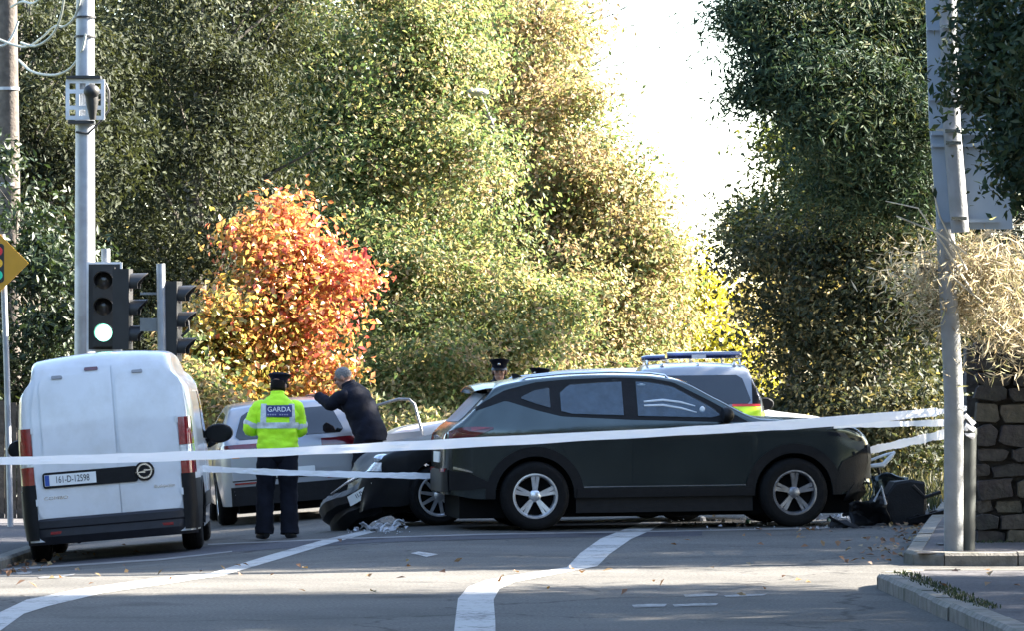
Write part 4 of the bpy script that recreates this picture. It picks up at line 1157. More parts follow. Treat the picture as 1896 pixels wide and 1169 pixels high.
# open front right door: a panel with its window frame, hinged forward
do = MB()
do.prism([(-.95, .36), (-.05, .36), (.0, .60), (0, .93), (-.98, .95), (-1.0, .6)], .07)
door = do.build('open_door', M_SILVER, estate)
fr = MB(); fr.tube([(-.97, 0, .94), (-.90, .0, 1.30), (-.84, .0, 1.365), (-.70, 0, 1.38), (-.40, 0, 1.32), (-.05, 0, .96)], .019, 8)
fr.build('window_frame', pmat('silver_frame', (0.16, 0.165, 0.175), 0.4, 0.5), door)
door.location = (.86, -.90, 0); door.rotation_euler = (0, 0, R(66))
he = R(90 + 6)
seat_on_ground(estate, (531 - 948) * 59.7 / F + 0.0, 59.7, he, 1.33, 0.78)
estate.scale = (1, 1, .965)
# crashed dark car behind the SUV, nose crushed and drooping
def crush(p):
    x, y, z = p
    k = smooth(1.25, 2.2, x)
    if k > 0:
        n = math.sin(y * 5 + z * 6) * .5 + abs(math.sin(y * 8 - z * 7)) * .7 - .35
        x -= k * (.10 + .06 * n); z -= k * k * (.10 + .04 * math.sin(y * 6)); z += .035 * k * (abs(math.sin(x * 9 + y * 4)) - .5); y += k * .04 * n
    return (x, y, z)
wreck, bv = make_car('wrecked_car', 'black car with crumpled nose and hanging bumper wedged behind the SUV', M_DARKP, 'saloon', dent=crush, style='twin')
hl = MB()
hl.ellipsoid((1.80, .64, .68), (.20, .13, .075), 20, 10, Matrix.Rotation(R(-14), 3, 'Y'))
lampo = hl.build('head_lamp_unit', M_LAMP, wreck)
# bumper torn loose, hanging to the ground, with the plate
def torn_bumper():
    rr = random.Random(9)
    P = []
    n = 22
    for i in range(n + 1):
        t = i / n; y = .86 - 1.5 * t
        c = 2.26 - .40 * (abs(y) / .86) ** 2.6
        row = []
        for k, (dx, z) in enumerate(((-.02, .56), (.05, .50), (.06, .40), (.02, .34), (.05, .28), (.03, .16), (-.12, .08))):
            q = rr.uniform(-.006, .006)
            row.append((c + dx + q - 2.0 + .02 * math.sin(7 * t + k), y + rr.uniform(-.006, .006), z - .45 + .03 * math.sin(9 * t + k * .5) + q))
        P.append(row)
    b_ = MB().grid(P)
    o = b_.build('torn_bumper', M_DARKP, wreck, angle=22)
    md = o.modifiers.new('thick', 'SOLIDIFY'); md.thickness = .01
    return o
tb = torn_bumper()
tb.location = (1.98, .10, .36); tb.rotation_euler = (R(22), R(12), R(36))
pl = MB(); pl.box((.335, .25, -.05), (.012, .42, .11), Matrix.Rotation(R(-8), 3, 'Y')); plate = pl.build('number_plate', M_PLATE, tb, smooth=False)
text_mesh('11-D-1', .085, plate, M_INK, Matrix(((0, 0, 1, .3435), (1, 0, 0, .25), (0, 1, 0, -.05), (0, 0, 0, 1))) @ Matrix.Rotation(R(8), 4, 'X'), xscale=.7)
gr = MB(); gr.tube([(.20, .62, .10), (.27, .45, .13), (.30, .1, .14), (.29, -.2, .12)], .016, 6); gr.build('chrome_strip', M_CHROME, tb)
gr = MB(); gr.tube([(.22, .54, .12), (.31, .51, -.03), (.29, .48, -.15)], .014, 6); gr.build('chrome_strip', M_CHROME, tb)
fo = MB(); fo.ellipsoid((.07, .78, -.06), (.06, .04, .045)); fo.build('fog_lamp', M_LAMP, tb)
hw = R(180 + 12)
seat_on_ground(wreck, (814 - 948) * 51.6 / F + 1.33 * math.cos(R(12)) + .85 * math.sin(R(12)) * -1, 51.6 + 1.33 * math.sin(R(12)) + .80 * math.cos(R(12)), hw, 1.33, 0.78)
# police car: white high-roofed car with light bar and high-visibility marks
police, bv = make_car('police_car', 'white police car seen from behind with a blue light bar over its roof', M_SILVER, 'police')
M_HVY = pmat('hivis_yellow', (0.55, 0.80, 0.02), 0.4)
M_HVR = pmat('hivis_red', (0.60, 0.03, 0.03), 0.4)
for k in range(8):
    y0 = .80 - .20 * k
    patch(bv, 'rear', [[(y0 - .2 * t, z0 + .0 * t) for z0 in (1.02, 1.06, 1.10, 1.165)] for t in (0, .25, .5, .75, 1)], M_HVY if k % 2 == 0 or k == 7 else M_HVR, 'chevron_panel', police, 0.010)
for s, side in ((-1, 'right'), (1, 'left')):
    patch(bv, side, between(-2.10, -1.3, .98, 1.10, 8, 3), M_HVY, 'side_marking', police, 0.008)
    patch(bv, 'rear', poly_rows([(min(s * .70, s * .80), 1.17), (max(s * .70, s * .80), 1.17)], [(min(s * .60, s * .66), 1.52), (max(s * .60, s * .66), 1.52)], 4, 8), M_PLASTIC, 'pillar_trim', police, 0.007)
    patch(bv, 'rear', between(min(s * .66, s * .80), max(s * .66, s * .80), .86, 1.015, 5, 4), M_REDD, 'tail_lamp', police, 0.012)
patch(bv, 'rear', [[(y0, z0) for z0 in (1.165, 1.18, 1.195)] for y0 in np.linspace(-.79, -.45, 8)], M_HVR, 'chevron_edge', police, 0.013)
patch(bv, 'rear', [[(y0, z0) for z0 in (.99, 1.0, 1.02)] for y0 in np.linspace(-.80, -.3, 8)], M_HVR, 'chevron_edge', police, 0.013)
M_BLUE = pmat('blue_lamp', (0.006, 0.012, 0.07), 0.15, var=0.3, scale=14, coat=1.0)
lb = MB(); 
lb.tube([(-.55, -.64, 1.815), (-.55, -.62, 1.815), (-.55, .3, 1.815)], [(.035, .10), (.045, .13), (.045, .13)], 12)
bar = lb.build('light_bar', M_BLUE, police)
MB().box((-.68, -.1, 1.80), (.02, .18, .05)).build('light_bar_label', pmat('pale_grey', (0.5, 0.5, 0.52), 0.5), bar, smooth=False)
lb = MB(); lb.tube([(-.35, .32, 1.79), (-.35, .55, 1.785), (-.35, .62, 1.78)], [(.04, .12), (.04, .12), (.03, .08)], 12)
lb.build('light_bar_end', M_BLUE, bar)
for y in (-.4, 0, .3): MB().tube([(-.55, y, 1.70), (-.55, y, 1.79)], .025, 6).build('light_bar_foot', M_CHROME, bar)
for y in (-.5, -.05, .4):
    MB().ellipsoid((-1.68, y, 1.69), (.03, .03, .03)).build('roof_fixing', M_CHROME, police)
for s in (-1, 1): MB().tube([(x, s * .58, z) for x, z in ((-1.6, 1.70), (-1.5, 1.745), (0, 1.745), (.1, 1.69))], .016, 6).build('roof_rail', M_CHROME, police)
hp = R(90)
seat_on_ground(police, (1291 - 948) * 60 / F + .0, 62.2, hp, 1.33, 0.78)
# two more white cars, mostly hidden
c3, bv = make_car('hatchback_car', 'white car right of the police car with only its sunlit bonnet in view', M_WHITE, 'estate')
seat_on_ground(c3, (1572 - 948) * 65.4 / F - 2.35, 65.7, R(-3), 1.33, .78)
c3.scale = (1.09, 1.05, 1.10)
c4, bv = make_car('saloon_car', 'white saloon behind the wreck with its nose showing beside the open door', M_WHITE, 'saloon')
seat_on_ground(c4, 0.24, 70.2, R(180 + 4), 1.33, .78)

# ================================================================== street furniture
M_STEEL = pmat('galvanised_steel', (0.30, 0.32, 0.36), 0.5, 0.35, var=0.15, scale=5, dirt=0.35, dirtcol=(0.2, 0.2, 0.19))
M_GREYP = pmat('grey_painted_pole', (0.17, 0.178, 0.185), 0.7, var=0.12, scale=7, bump=0.2, dirt=0.5, dirtcol=(0.16, 0.17, 0.13))
M_SIGNBACK = pmat('sign_back_aluminium', (0.21, 0.26, 0.32), 0.5, 0.2, var=0.08, scale=3, dirt=0.3, dirtcol=(0.28, 0.31, 0.3))
M_WOOD = pmat('weathered_wood', (0.075, 0.062, 0.052), 0.9, var=0.3, scale=9, bump=0.6, bscale=24)
M_SIGNAL = pmat('signal_black', (0.016, 0.016, 0.017), 0.5, var=0.2)
M_PALE = pmat('pale_edge', (0.62, 0.64, 0.66), 0.5)
M_CABLE = pmat('pale_cable', (0.34, 0.36, 0.33), 0.6)
M_YSIGN = pmat('yellow_sign', (0.50, 0.25, 0.012), 0.45, var=0.05)
M_TAPE = leaf_mat('white_tape', [(0.86, 0.86, 0.88), (0.90, 0.90, 0.92)], 0.4, 0.4, 0.5, (1.1, 1.1, 1.1))

# tall steel column with its camera bracket
sp_y = 60.0
c = at(157, HY, sp_y)
col_ = empty('steel_column', (c.x, sp_y, gz(c.x, sp_y)), label='tall grey steel column with a camera bracket, behind the van', cat='column')
gz0 = gz(c.x, sp_y)
MB().tube([(0, 0, 0), (0, 0, 3), (0, 0, 8.2)], [.135, .127, .105], 24).build('shaft', M_STEEL, col_)
for z in (6.02, 5.78):
    MB().lathe([(.128, -.012), (.134, -.012), (.134, .012), (.128, .012)], 24, 'z', (0, 0, z - gz0)).build('strap', M_SIGNAL, col_)
zc_ = at(160, 185, sp_y).z - gz0
br = MB()
for x in (-.20, -.075, .045, .235): br.box((x, -.17, zc_), (.045, .05, .48))
for z in (-.225, -.05 + .15, -.10, .225): br.box((.018, -.172, zc_ + z), (.47, .045, .05))
bracket = br.build('camera_bracket', M_PALE, col_, smooth=False)
MB().box((.0, -.12, zc_ + .275), (.42, .26, .035)).build('top_plate', M_SIGNAL, bracket, smooth=False)
MB().box((-.03, -.12, zc_ - .28), (.32, .24, .04)).build('bottom_plate', M_SIGNAL, bracket, smooth=False)
cm_ = MB(); cm_.tube([(.10, -.30, zc_ + .10), (.115, -.30, zc_ - .05), (.12, -.29, zc_ - .26)], [.085, .075, .035], 14); cm_.ellipsoid((.11, -.33, zc_ + .09), (.10, .09, .09))
cm_.build('camera', M_SIGNAL, bracket)
MB().tube([(.27, -.2, zc_ + .2), (.31, -.18, zc_ + .1), (.31, -.16, zc_ - .12), (.22, -.15, zc_ - .25), (.05, -.15, zc_ - .42), (-.1, -.15, zc_ - .40)], .014, 6).build('camera_cable', M_SIGNAL, bracket)

def cable(pts, label, r=.016):
    P = [at(*p) for p in pts]
    # smooth the run
    Q = []
    for i in range(len(P) - 1):
        p0, p1, p2, p3 = P[max(i - 1, 0)], P[i], P[i + 1], P[min(i + 2, len(P) - 1)]
        for k in range(6):
            t = k / 6
            Q.append(0.5 * ((2 * p1) + (-p0 + p2) * t + (2 * p0 - 5 * p1 + 4 * p2 - p3) * t * t + (-p0 + 3 * p1 - 3 * p2 + p3) * t ** 3))
    Q.append(P[-1])
    o = MB().tube(Q, r, 6).build('overhead_cable', M_CABLE)
    return tag(o, label, 'cable', 'pale cables slung between the column and the wooden pole')
cable([(150, -10, 59.8), (138, 30, 60), (118, 48, 60.3), (100, 48, 60.6), (75, 70, 61), (40, 86, 61.5), (-30, 60, 62)], 'pale cable sagging from the column top past two low loops')
cable([(120, -20, 60), (112, 30, 60.3), (95, 65, 60.6), (65, 84, 61), (38, 78, 61.4)], 'pale cable forming the second, narrower loop beside the column')
cable([(158, 62, 59.85), (150, 95, 59.9), (130, 125, 60.2), (100, 138, 60.7), (60, 132, 61.3), (34, 110, 62)], 'pale cable hanging lowest, just above the camera bracket')
cable([(82, -10, 60), (60, 5, 61), (40, 2, 61.5), (20, 12, 61.8)], 'pale cable end touching the top edge near the wooden pole')
cable([(33, 38, 65.6), (24, 62, 65.6), (8, 82, 65.6), (-20, 86, 65.6)], 'pale cable crossing the face of the wooden pole')

c = at(12, HY, 66)
wp_ = empty('wooden_pole', (c.x, 66, gz(c.x, 66)), label='old brown wooden utility pole at the left above the hedge', cat='pole')
MB().tube([(.06, 0, 0), (.05, 0, 3.5), (-.02, 0, 9)], [.16, .15, .125], 20).build('shaft', M_WOOD, wp_)
for z in (4.6, 5.9): MB().lathe([(.14, -.02), (.155, -.02), (.155, .02), (.14, .02)], 20, 'z', (.02, 0, z)).build('strap', M_STEEL, wp_)

# traffic signals
def signal_head(parent, x, y, z, rz, lit=None, border=True, name='signal_head', big=1.0):
    """three-aspect head; aspects face local -y before turning by rz"""
    M = Matrix.Translation((x, y, z)) @ Matrix.Rotation(rz, 4, 'Z')
    hd_ = MB(); hd_.box((0, .06, 0), (.27, .20, .98)); h = hd_.build(name, M_SIGNAL, parent, smooth=False)
    h.matrix_local = M
    if border:
        MB().box((0, .17, 0), (.385, .02, 1.06)).build('backing_board', M_SIGNAL, h, smooth=False)
        f = MB()
        for xx in (-.205, .205): f.box((xx, .162, 0), (.026, .03, 1.10))
        for zz in (-.54, .54): f.box((0, .163, zz), (.40, .028, .026))
        f.build('pale_border', M_PALE, h, smooth=False)
    for k, zz in enumerate((.32, 0, -.32)):
        v = MB(); rows = []
        for a in np.linspace(R(-35), R(215), 18):
            rows.append([(r * math.cos(a), yy, zz + r * math.sin(a)) for r, yy in ((.118, -.04), (.122, -.14 - .11 * max(0, math.sin(a))), (.112, -.14 - .11 * max(0, math.sin(a))), (.108, -.04))])
        v.grid(rows); v.build('visor', M_SIGNAL, h)
        on_ = lit == k
        l = MB(); l.lathe([(0, -.072), (.05, -.066), (.09, -.052), (.108, -.038)], 24, 'y', (0, 0, zz))
        l.build('lens', M_GREEN if on_ else M_LENSOFF, h)
    return h
M_GREEN = emit_mat('green_light', (0.30, 1.0, 0.72), 0.36)
M_LENSOFF = pmat('unlit_lens', (0.02, 0.018, 0.018), 0.2)
c = at(190, 568, 59.2)
ts = empty('traffic_signal', (c.x, 59.35, gz(c.x, 59.35)), label='traffic signal showing a green light above the van, with a pale border', cat='traffic light')
zz_ = c.z - gz(c.x, 59.35)
MB().tube([(0, .28, 0), (0, .28, zz_ + .72)], .055, 14).build('post', M_STEEL, ts)
signal_head(ts, 0, 0, zz_, R(2), lit=2)
c2_ = at(305, 568, 58.6)
ts2 = empty('traffic_signal', (c2_.x, 58.6, gz(c2_.x, 58.6)), label='grey signal post with two black heads turned sideways, right of the green light', cat='traffic light')
zz2 = c2_.z - gz(c2_.x, 58.6)
p_ = MB(); p_.tube([(0, 0, 0), (-.05, 0, zz2 + .52)], .052, 16); p_.build('post', M_STEEL, ts2)
signal_head(ts2, -.46, .15, zz2 - .03, R(84), border=False)
signal_head(ts2, .13, .12, zz2 - .18, R(80), border=False)
MB().box((-.15, .05, zz2 - .22), (.30, .06, .16)).build('bracket', M_GREYP, ts2, smooth=False)
MB().box((-.15, .05, zz2 + .16), (.30, .04, .03)).build('bracket', M_GREYP, ts2, smooth=False)
MB().tube([(.19, .05, zz2 - .15), (.28, .03, zz2 - .18), (.29, .03, zz2 - .28), (.20, .05, zz2 - .36)], .018, 6).build('conduit', M_SIGNAL, ts2)

# yellow warning sign
c = at(-4, 487, 58.5)
x0_, y0_ = at(12, HY, 58.5).x, 58.5
ws = empty('warning_sign', (x0_, y0_, gz(x0_, y0_)), label='yellow diamond sign with a red, amber and green signal symbol on a thin pole', cat='sign')
zs = c.z - gz(x0_, y0_)
MB().tube([(.05, .05, 0), (0.0, .05, zs * .6), (-.06, .05, zs + .35)], .036, 12).build('post', M_STEEL, ws)
hd_ = .37
pn = MB(); pn.prism([(-hd_, 0), (0, -hd_), (hd_, 0), (0, hd_)], .012, c=(c.x - x0_, 0, zs)); panel = pn.build('panel', M_YSIGN, ws, smooth=False)
sy = MB(); w_, h_ = .075, .235
poly = []
for cx_, cz_, a0 in ((w_ - .04, h_ - .04, 0), (-w_ + .04, h_ - .04, 90), (-w_ + .04, -h_ + .04, 180), (w_ - .04, -h_ + .04, 270)):
    poly += [(cx_ + .04 * math.cos(R(a0 + k * 22.5)), cz_ + .04 * math.sin(R(a0 + k * 22.5))) for k in range(5)]
sy.prism(poly, .006, c=(c.x - x0_, -.010, zs)); sym = sy.build('symbol', M_SIGNAL, panel, smooth=False)
for k, (zz, cc) in enumerate(((.145, (0.70, 0.02, 0.03)), (0, (0.85, 0.45, 0.02)), (-.145, (0.02, 0.62, 0.35)))):
    d = MB(); d.lathe([(0, -.016), (.058, -.016), (.058, -.011)], 20, 'y', (c.x - x0_, 0, zs + zz)); d.build('symbol_disc', pmat('symbol_colour_%d' % k, cc, 0.45, var=0.03), panel)

# dark board gate behind the sign
gt = empty('board_gate', (-7.1, 61.6, gz(-7.1, 61.6) + KH), label='dark weathered board gate in the hedge behind the yellow sign', cat='gate')
for k in range(9):
    h = 1.55 + random.uniform(-.03, .03)
    MB().box((.15 * k, random.uniform(-.008, .008), h / 2), (.142, .022, h)).build('board', M_WOOD, gt, smooth=False)
for z in (.3, 1.3): MB().box((.6, .03, z), (1.35, .035, .1)).build('rail', M_WOOD, gt, smooth=False)
for x in (-.16, 1.36): MB().box((x, .0, .85), (.13, .13, 1.7)).build('post', M_WOOD, gt, smooth=False)

# right-hand pole with the back of a road sign
py_ = 41.2
bx_, by_ = hit(1765, 1021, KH)
pole = empty('sign_pole', (bx_, by_, gz(bx_, by_) + KH), label='grey pole at the right kerb corner with white tapes tied round it', cat='pole')
topv = at(1749, 400, by_) - Vector(pole.location)
midv = at(1766, 740, by_) - Vector(pole.location)
MB().tube([(0, 0, -.1), midv, topv], [.082, .082, .076], 24).build('shaft', M_GREYP, pole)
MB().tube([topv - Vector((0, 0, .02)), topv + Vector((-.01, .03, 3.0))], .07, 20).build('shaft_upper', M_GREYP, pole)
sl = at(1790, 1015, by_ + .12) - Vector(pole.location)
M_SLEEVE = pmat('dark_green_post', (0.028, 0.034, 0.032), 0.6, var=0.25, scale=6)
dpost = empty('service_post', (bx_ + .115, by_ + .14, gz(bx_, by_) + KH), label='short dark post standing close behind the grey pole', cat='post')
t2 = at(1791, 795, by_ + .14) - Vector(dpost.location)
MB().tube([(0, 0, -.1), (t2.x, 0, t2.z)], .078, 16).build('shaft', M_SLEEVE, dpost)
MB().lathe([(.0, .02), (.05, .015), (.082, 0), (.082, -.05)], 16, 'z', (t2.x, 0, t2.z)).build('cap', M_SLEEVE, dpost)
for k in range(3):
    MB().tube([(t2.x - .08 + .06 * k, -.08, t2.z + .05 - .06 * k), (t2.x - .02, -.10, t2.z + .11 - .08 * k), (t2.x + .05, -.085, t2.z + .04 - .05 * k)], .022, 5).build('tape_knot', M_TAPE, dpost)
sgn = empty('road_sign', (bx_, by_ - .16, gz(bx_, by_)), label='blue-grey back of a large road sign clamped to the right-hand pole', cat='sign')
def sign_panel(px0, py0, px1, py1, slant, name='panel'):
    yy = by_ - .16
    a, b_, c_, d = at(px0, py0, yy), at(px1, py0, yy), at(px1 + slant, py1, yy), at(px0 + slant, py1, yy)
    P = [q - Vector(sgn.location) for q in (a, b_, c_, d)]
    m = MB(); m.add([(p.x, p.y + o, p.z) for o in (0, .025) for p in P], [(0, 1, 2, 3), (7, 6, 5, 4), (0, 4, 5, 1), (1, 5, 6, 2), (2, 6, 7, 3), (3, 7, 4, 0)])
    return m.build(name, M_SIGNBACK, sgn, smooth=False)
sign_panel(1713, -60, 1905, 237, 8)
sign_panel(1722, 242, 1862, 424, 14)
MB().tube([at(1754, -60, by_ - .27) - Vector(sgn.location), at(1763, 230, by_ - .27) - Vector(sgn.location), at(1778, 430, by_ - .27) - Vector(sgn.location)], .076, 20).build('support_tube', M_GREYP, sgn)
for py0, x0s, x1s in ((52, 1717, 1850), (182, 1721, 1850), (246, 1725, 1852), (268, 1726, 1852), (408, 1738, 1850)):
    a = at(x0s, py0, by_ - .195) - Vector(sgn.location); b_ = at(x1s, py0, by_ - .195) - Vector(sgn.location)
    m = MB(); m.box(((a.x + b_.x) / 2, a.y, a.z), (b_.x - a.x, .035, .030)); rail = m.build('rail', M_SIGNBACK, sgn, smooth=False)
    pc = at(1755 + 22 * (py0 / 420) ** 1.6, py0 - 4, by_ - .36) - Vector(sgn.location)
    MB().box((pc.x, pc.y, pc.z), (.13, .03, .03)).build('clamp', M_CHROME, rail, smooth=False)

# street lamp head lost in the beech
lm = at(884, 170, 84.3)
sl_ = empty('street_lamp', (lm.x + .25, 91, gz(lm.x, 91)), label='grey street lamp head poking out of the beech foliage', cat='street lamp')
o_ = Vector(sl_.location)
MB().tube([Vector((0, 0, 0)), Vector((0, 0, 5.6)), Vector((0, -.6, 6.2)), Vector((-.15, -3.5, lm.z - o_.z - .05)), lm - o_ + Vector((0, .3, .02))], [.09, .06, .045, .04, .035], 10).build('post', M_STEEL, sl_)
MB().ellipsoid(lm - o_, (.20, .32, .075), 18, 10).build('lamp_head', M_STEEL, sl_)

# ------------------------------------------------------------------ stone wall with dry growth on top
M_STONE = [pmat('wall_stone_%d' % k, cc, 0.9, var=0.3, scale=11, bump=0.9, bscale=26, dirt=0.5, dirtcol=(0.05, 0.055, 0.03)) for k, cc in enumerate(((0.036, 0.028, 0.031), (0.052, 0.042, 0.040), (0.027, 0.023, 0.026), (0.075, 0.064, 0.050)))]
M_MORTAR = pmat('old_mortar', (0.022, 0.020, 0.018), 0.95, var=0.3, bump=0.6)
wy = 42.7
wx0 = at(1806, HY, wy).x
wall = empty('stone_wall', (wx0, wy, KH), label='dark rubble stone wall at the right behind the pole', cat='wall')
WL, WH = 3.2, 1.78
MB().box((WL / 2 + .02, .26, WH / 2), (WL - .02, .40, WH - .02)).build('core', M_MORTAR, wall, smooth=False)
rr = random.Random(21)
z = 0.0; row = 0
while z < WH - .05:
    h = rr.uniform(.11, .21); h = min(h, WH - z)
    x = -rr.uniform(0, .02)
    while x < WL:
        w = rr.uniform(.13, .36); w = min(w, WL - x + .05)
        g = .004
        hx, hz = w / 2 - g, h / 2 - g
        d = rr.uniform(.08, .15)
        vs = []
        jit = [rr.uniform(-.4, .4) for _ in range(8)]; jr = [rr.uniform(.80, 1.12) for _ in range(8)]
        for yy, k in ((.10, 1.0), (.018, 1.0), (.0, .95)):
            n = 8
            for q in range(n):
                a = math.pi / 4 * q + .39
                ca, sa = math.cos(a + jit[q]), math.sin(a + jit[q])
                px_ = math.copysign(abs(ca) ** .32, ca) * hx * k * jr[q]; pz_ = math.copysign(abs(sa) ** .38, sa) * hz * k * jr[q]
                vs.append((px_, yy - .07 - (d - .09) + rr.uniform(-.008, .008), pz_))
        fs = [(q, (q + 1) % 8, 8 + (q + 1) % 8, 8 + q) for q in range(8)] + [(8 + q, 8 + (q + 1) % 8, 16 + (q + 1) % 8, 16 + q) for q in range(8)] + [tuple(16 + q for q in range(8))]
        o = MB().add(vs, fs).build('stone', M_STONE[rr.choice((0, 0, 0, 1, 1, 2, 2, 3))], wall, angle=30)
        o.location = (x + w / 2, 0.09, z + h / 2); o.rotation_euler = (rr.uniform(-.06, .06), rr.uniform(-.10, .10), rr.uniform(-.08, .08))
        x += w
    z += h
# the end face of the wall
for k in range(8):
    o = MB().box((0, 0, 0), (.10, .34, .19), taper=.9).build('quoin', M_STONE[k % 3], wall, angle=30)
    o.location = (-.02, .28, .11 + .22 * k)
def dry_lean(c): return 0.10 * np.sin(c[:, 0] * 7)
dg = tree('dry_shrub', 'pale dry sunlit shrub tumbling over the stone wall', 'shrub', (4.6, 42.9), (4.7, 42.9, 2.6), 0.03,
     [lobe(1850, 510, 95, 85, 41.0, .35), lobe(1785, 480, 50, 50, 40.9, .18), lobe(1885, 610, 70, 80, 41.5, .4), lobe(1800, 570, 55, 60, 41.0, .2), lobe(1850, 470, 60, 40, 40.9, .2), lobe(1950, 520, 90, 110, 42.4, .45), lobe(2050, 500, 110, 120, 42.6, .5)],
     300, 56, 0.11, 0.014, M_DRY, (0.45, 0.22, 0.24), (0.15, 0.12), shell=0.35, nlimb=60, jag=0.55, droop=0.6, bsize=0.22, bough=10)
M_STEM = pmat('dry_stem', (0.40, 0.35, 0.26), 0.8, var=0.3)
sb_ = MB(); rr = random.Random(77); o_ = Vector(dg.location)
for k in range(70):
    a = at(rr.uniform(1760, 1890), rr.uniform(430, 640), 41.3 + rr.uniform(-.5, .4)) - o_
    ln = rr.uniform(.25, .75); dx = rr.choice((-1, -1, -1, 1)) * rr.uniform(.2, .8)
    e = a + Vector((dx * ln, rr.uniform(-.2, .1), rr.uniform(-.5, .6) * ln)); m_ = a.lerp(e, .55) + Vector((0, 0, .12 * ln))
    sb_.tube([a, m_, e], [.007, .006, .003], 4, cap=False)
for p in ([(1800, 540), (1745, 450), (1700, 385), (1640, 372)], [(1790, 500), (1740, 400), (1725, 340)], [(1820, 560), (1760, 510), (1728, 520)], [(1790, 470), (1735, 430), (1660, 400)]):
    sb_.tube([at(q[0], q[1], 40.6) - o_ for q in p], [.010, .008, .007, .004][:len(p)], 5, cap=False)
sb_.build('stems', M_STEM, dg)
# ivy and grass at the wall foot and on the bank behind the wreck
def tufts(name, spots, n, h, m, lean=0.35, w=0.012):
    C, U, T = [], [], []
    for (x, y, z, r) in spots:
        for k in range(n):
            a, q = random.uniform(0, 6.28), r * math.sqrt(random.random())
            C.append((x + q * math.cos(a), y + q * math.sin(a), z)); U.append((random.gauss(0, lean), random.gauss(0, lean), 1)); T.append(random.random())
    C, U, T = np.array(C), np.array(U), np.array(T)
    U /= np.linalg.norm(U, axis=1, keepdims=True)
    hh = h * (0.5 + 0.8 * np.array([random.random() for _ in T]))
    N_ = np.cross(U, rng.normal(size=U.shape))
    o = leaf_mesh(name, C + U * hh[:, None] / 2, N_, hh, w, T, m, None, up=U * 50)
    return tag(o, kind='stuff')
tufts('grass_tufts', [(x, 42.45 + random.uniform(-.1, .1), gz(x, 42.4) + KH, .12) for x in np.linspace(4.05, 6.4, 16)] + [(XN(y) + .2, y, KH, .10) for y in np.linspace(31, 36.4, 34)], 22, .03, M_HEDGE)
tufts('roadside_grass', [(random.uniform(3.9, 8.5), random.uniform(53, 64), gz(5, 56) + .02, .35) for _ in range(170)], 34, .26, M_SHRUB, w=0.02)

# ------------------------------------------------------------------ police tape
def ribbon(pts, w, label, twist=0.25, sag=0.0):
    P = [at(*p) for p in pts]
    n = 44
    rows = []
    tot = (len(P) - 1) * n
    for i in range(len(P) - 1):
        for k in range(n + (1 if i == len(P) - 2 else 0)):
            t = k / n; q = P[i].lerp(P[i + 1], t); u = (i * n + k) / tot
            q.z -= sag * 4 * u * (1 - u)
            a = twist * math.sin(u * 11 + len(pts)) + .12 * math.sin(u * 37) + .10 * math.sin(u * 143 + 2 * math.sin(u * 31)) * (.5 + .5 * math.sin(u * 17))
            q.z += .0015 * math.sin(u * 97)
            up = Vector((0, math.sin(a), math.cos(a)))
            ww = w * (0.46 + 0.05 * math.sin(u * 23 + 1) + .012 * math.sin(u * 121))
            rows.append([q + up * ww, q + up * ww * .33 + Vector((0, -.008 * math.sin(u * 61), 0)), q - up * ww * .33 + Vector((0, .008 * math.sin(u * 83 + 1), 0)), q - up * ww])
    o = MB().grid(rows).build('barrier_tape', M_TAPE)
    return tag(o, label, 'tape', 'white tapes closing off the road')
ribbon([(-170, 862, 44.3), (0, 855, 44), (250, 849, 43.7), (500, 839, 43.3), (810, 824, 42.8), (1240, 801, 42.0), (1500, 785, 41.5), (1735, 764, 41.02)], .088, 'long white tape stretched across the whole road in front of van and SUV')
ribbon([(1735, 764, 41.0), (1760, 761, 40.9), (1778, 758, 40.93), (1790, 757, 41.2)], .05, 'end of the long tape wound round the right-hand pole', twist=0.05)
ribbon([(374, 869, 50.55), (515, 876, 50.70), (700, 881, 51.0), (822, 883, 51.2)], .068, 'low white tape from the van past the officer to the tail of the SUV')
ribbon([(1748, 784, 41.1), (1620, 787, 46), (1500, 791, 52.5), (1420, 800, 60)], .06, 'middle white tape from the pole to behind the SUV bonnet', twist=.12)
ribbon([(1748, 805, 41.15), (1680, 820, 45.5), (1605, 836, 52)], .085, 'lowest white tape sloping from the pole down behind the SUV nose', twist=.15)
tp = empty('tape_post', (at(-170, HY, 44.35).x, 44.38, gz(-5, 44.3)), label='steel post at the left holding the far end of the long tape', cat='post')
MB().tube([(0, 0, 0), (0, 0, 1.2)], .03, 10).build('shaft', M_STEEL, tp)

# ------------------------------------------------------------------ wreckage on the road
def crumple(name, label, px, py, y, dims, m, seed, rot=(0, 0, 0), cat='wreckage', amp=0.05, group=None, parent=None):
    r_ = random.Random(seed)
    L_, H_, D_ = dims
    n, k = 12, 9
    P = []
    for i in range(n):
        row = []
        for j in range(k):
            u, v = i / (n - 1), j / (k - 1)
            row.append((L_ * (u - .5) + amp * math.sin(v * 9 + seed) * .6, D_ * (math.sin(u * 2.6 + seed) * .5 + .5 * math.sin(v * 3.1 + u * 4 + seed * 2)) + r_.gauss(0, amp * .35), H_ * v + amp * math.sin(u * 11 + seed) * .7 + r_.gauss(0, amp * .25)))
        P.append(row)
    o = MB().grid(P).build(name, m, None, angle=18)
    md = o.modifiers.new('thick', 'SOLIDIFY'); md.thickness = .012
    x, yy = at(px, HY, y).x, y
    o.location = (x, yy, gz(x, yy) + .01); o.rotation_euler = rot
    return tag(o, label, cat, group)
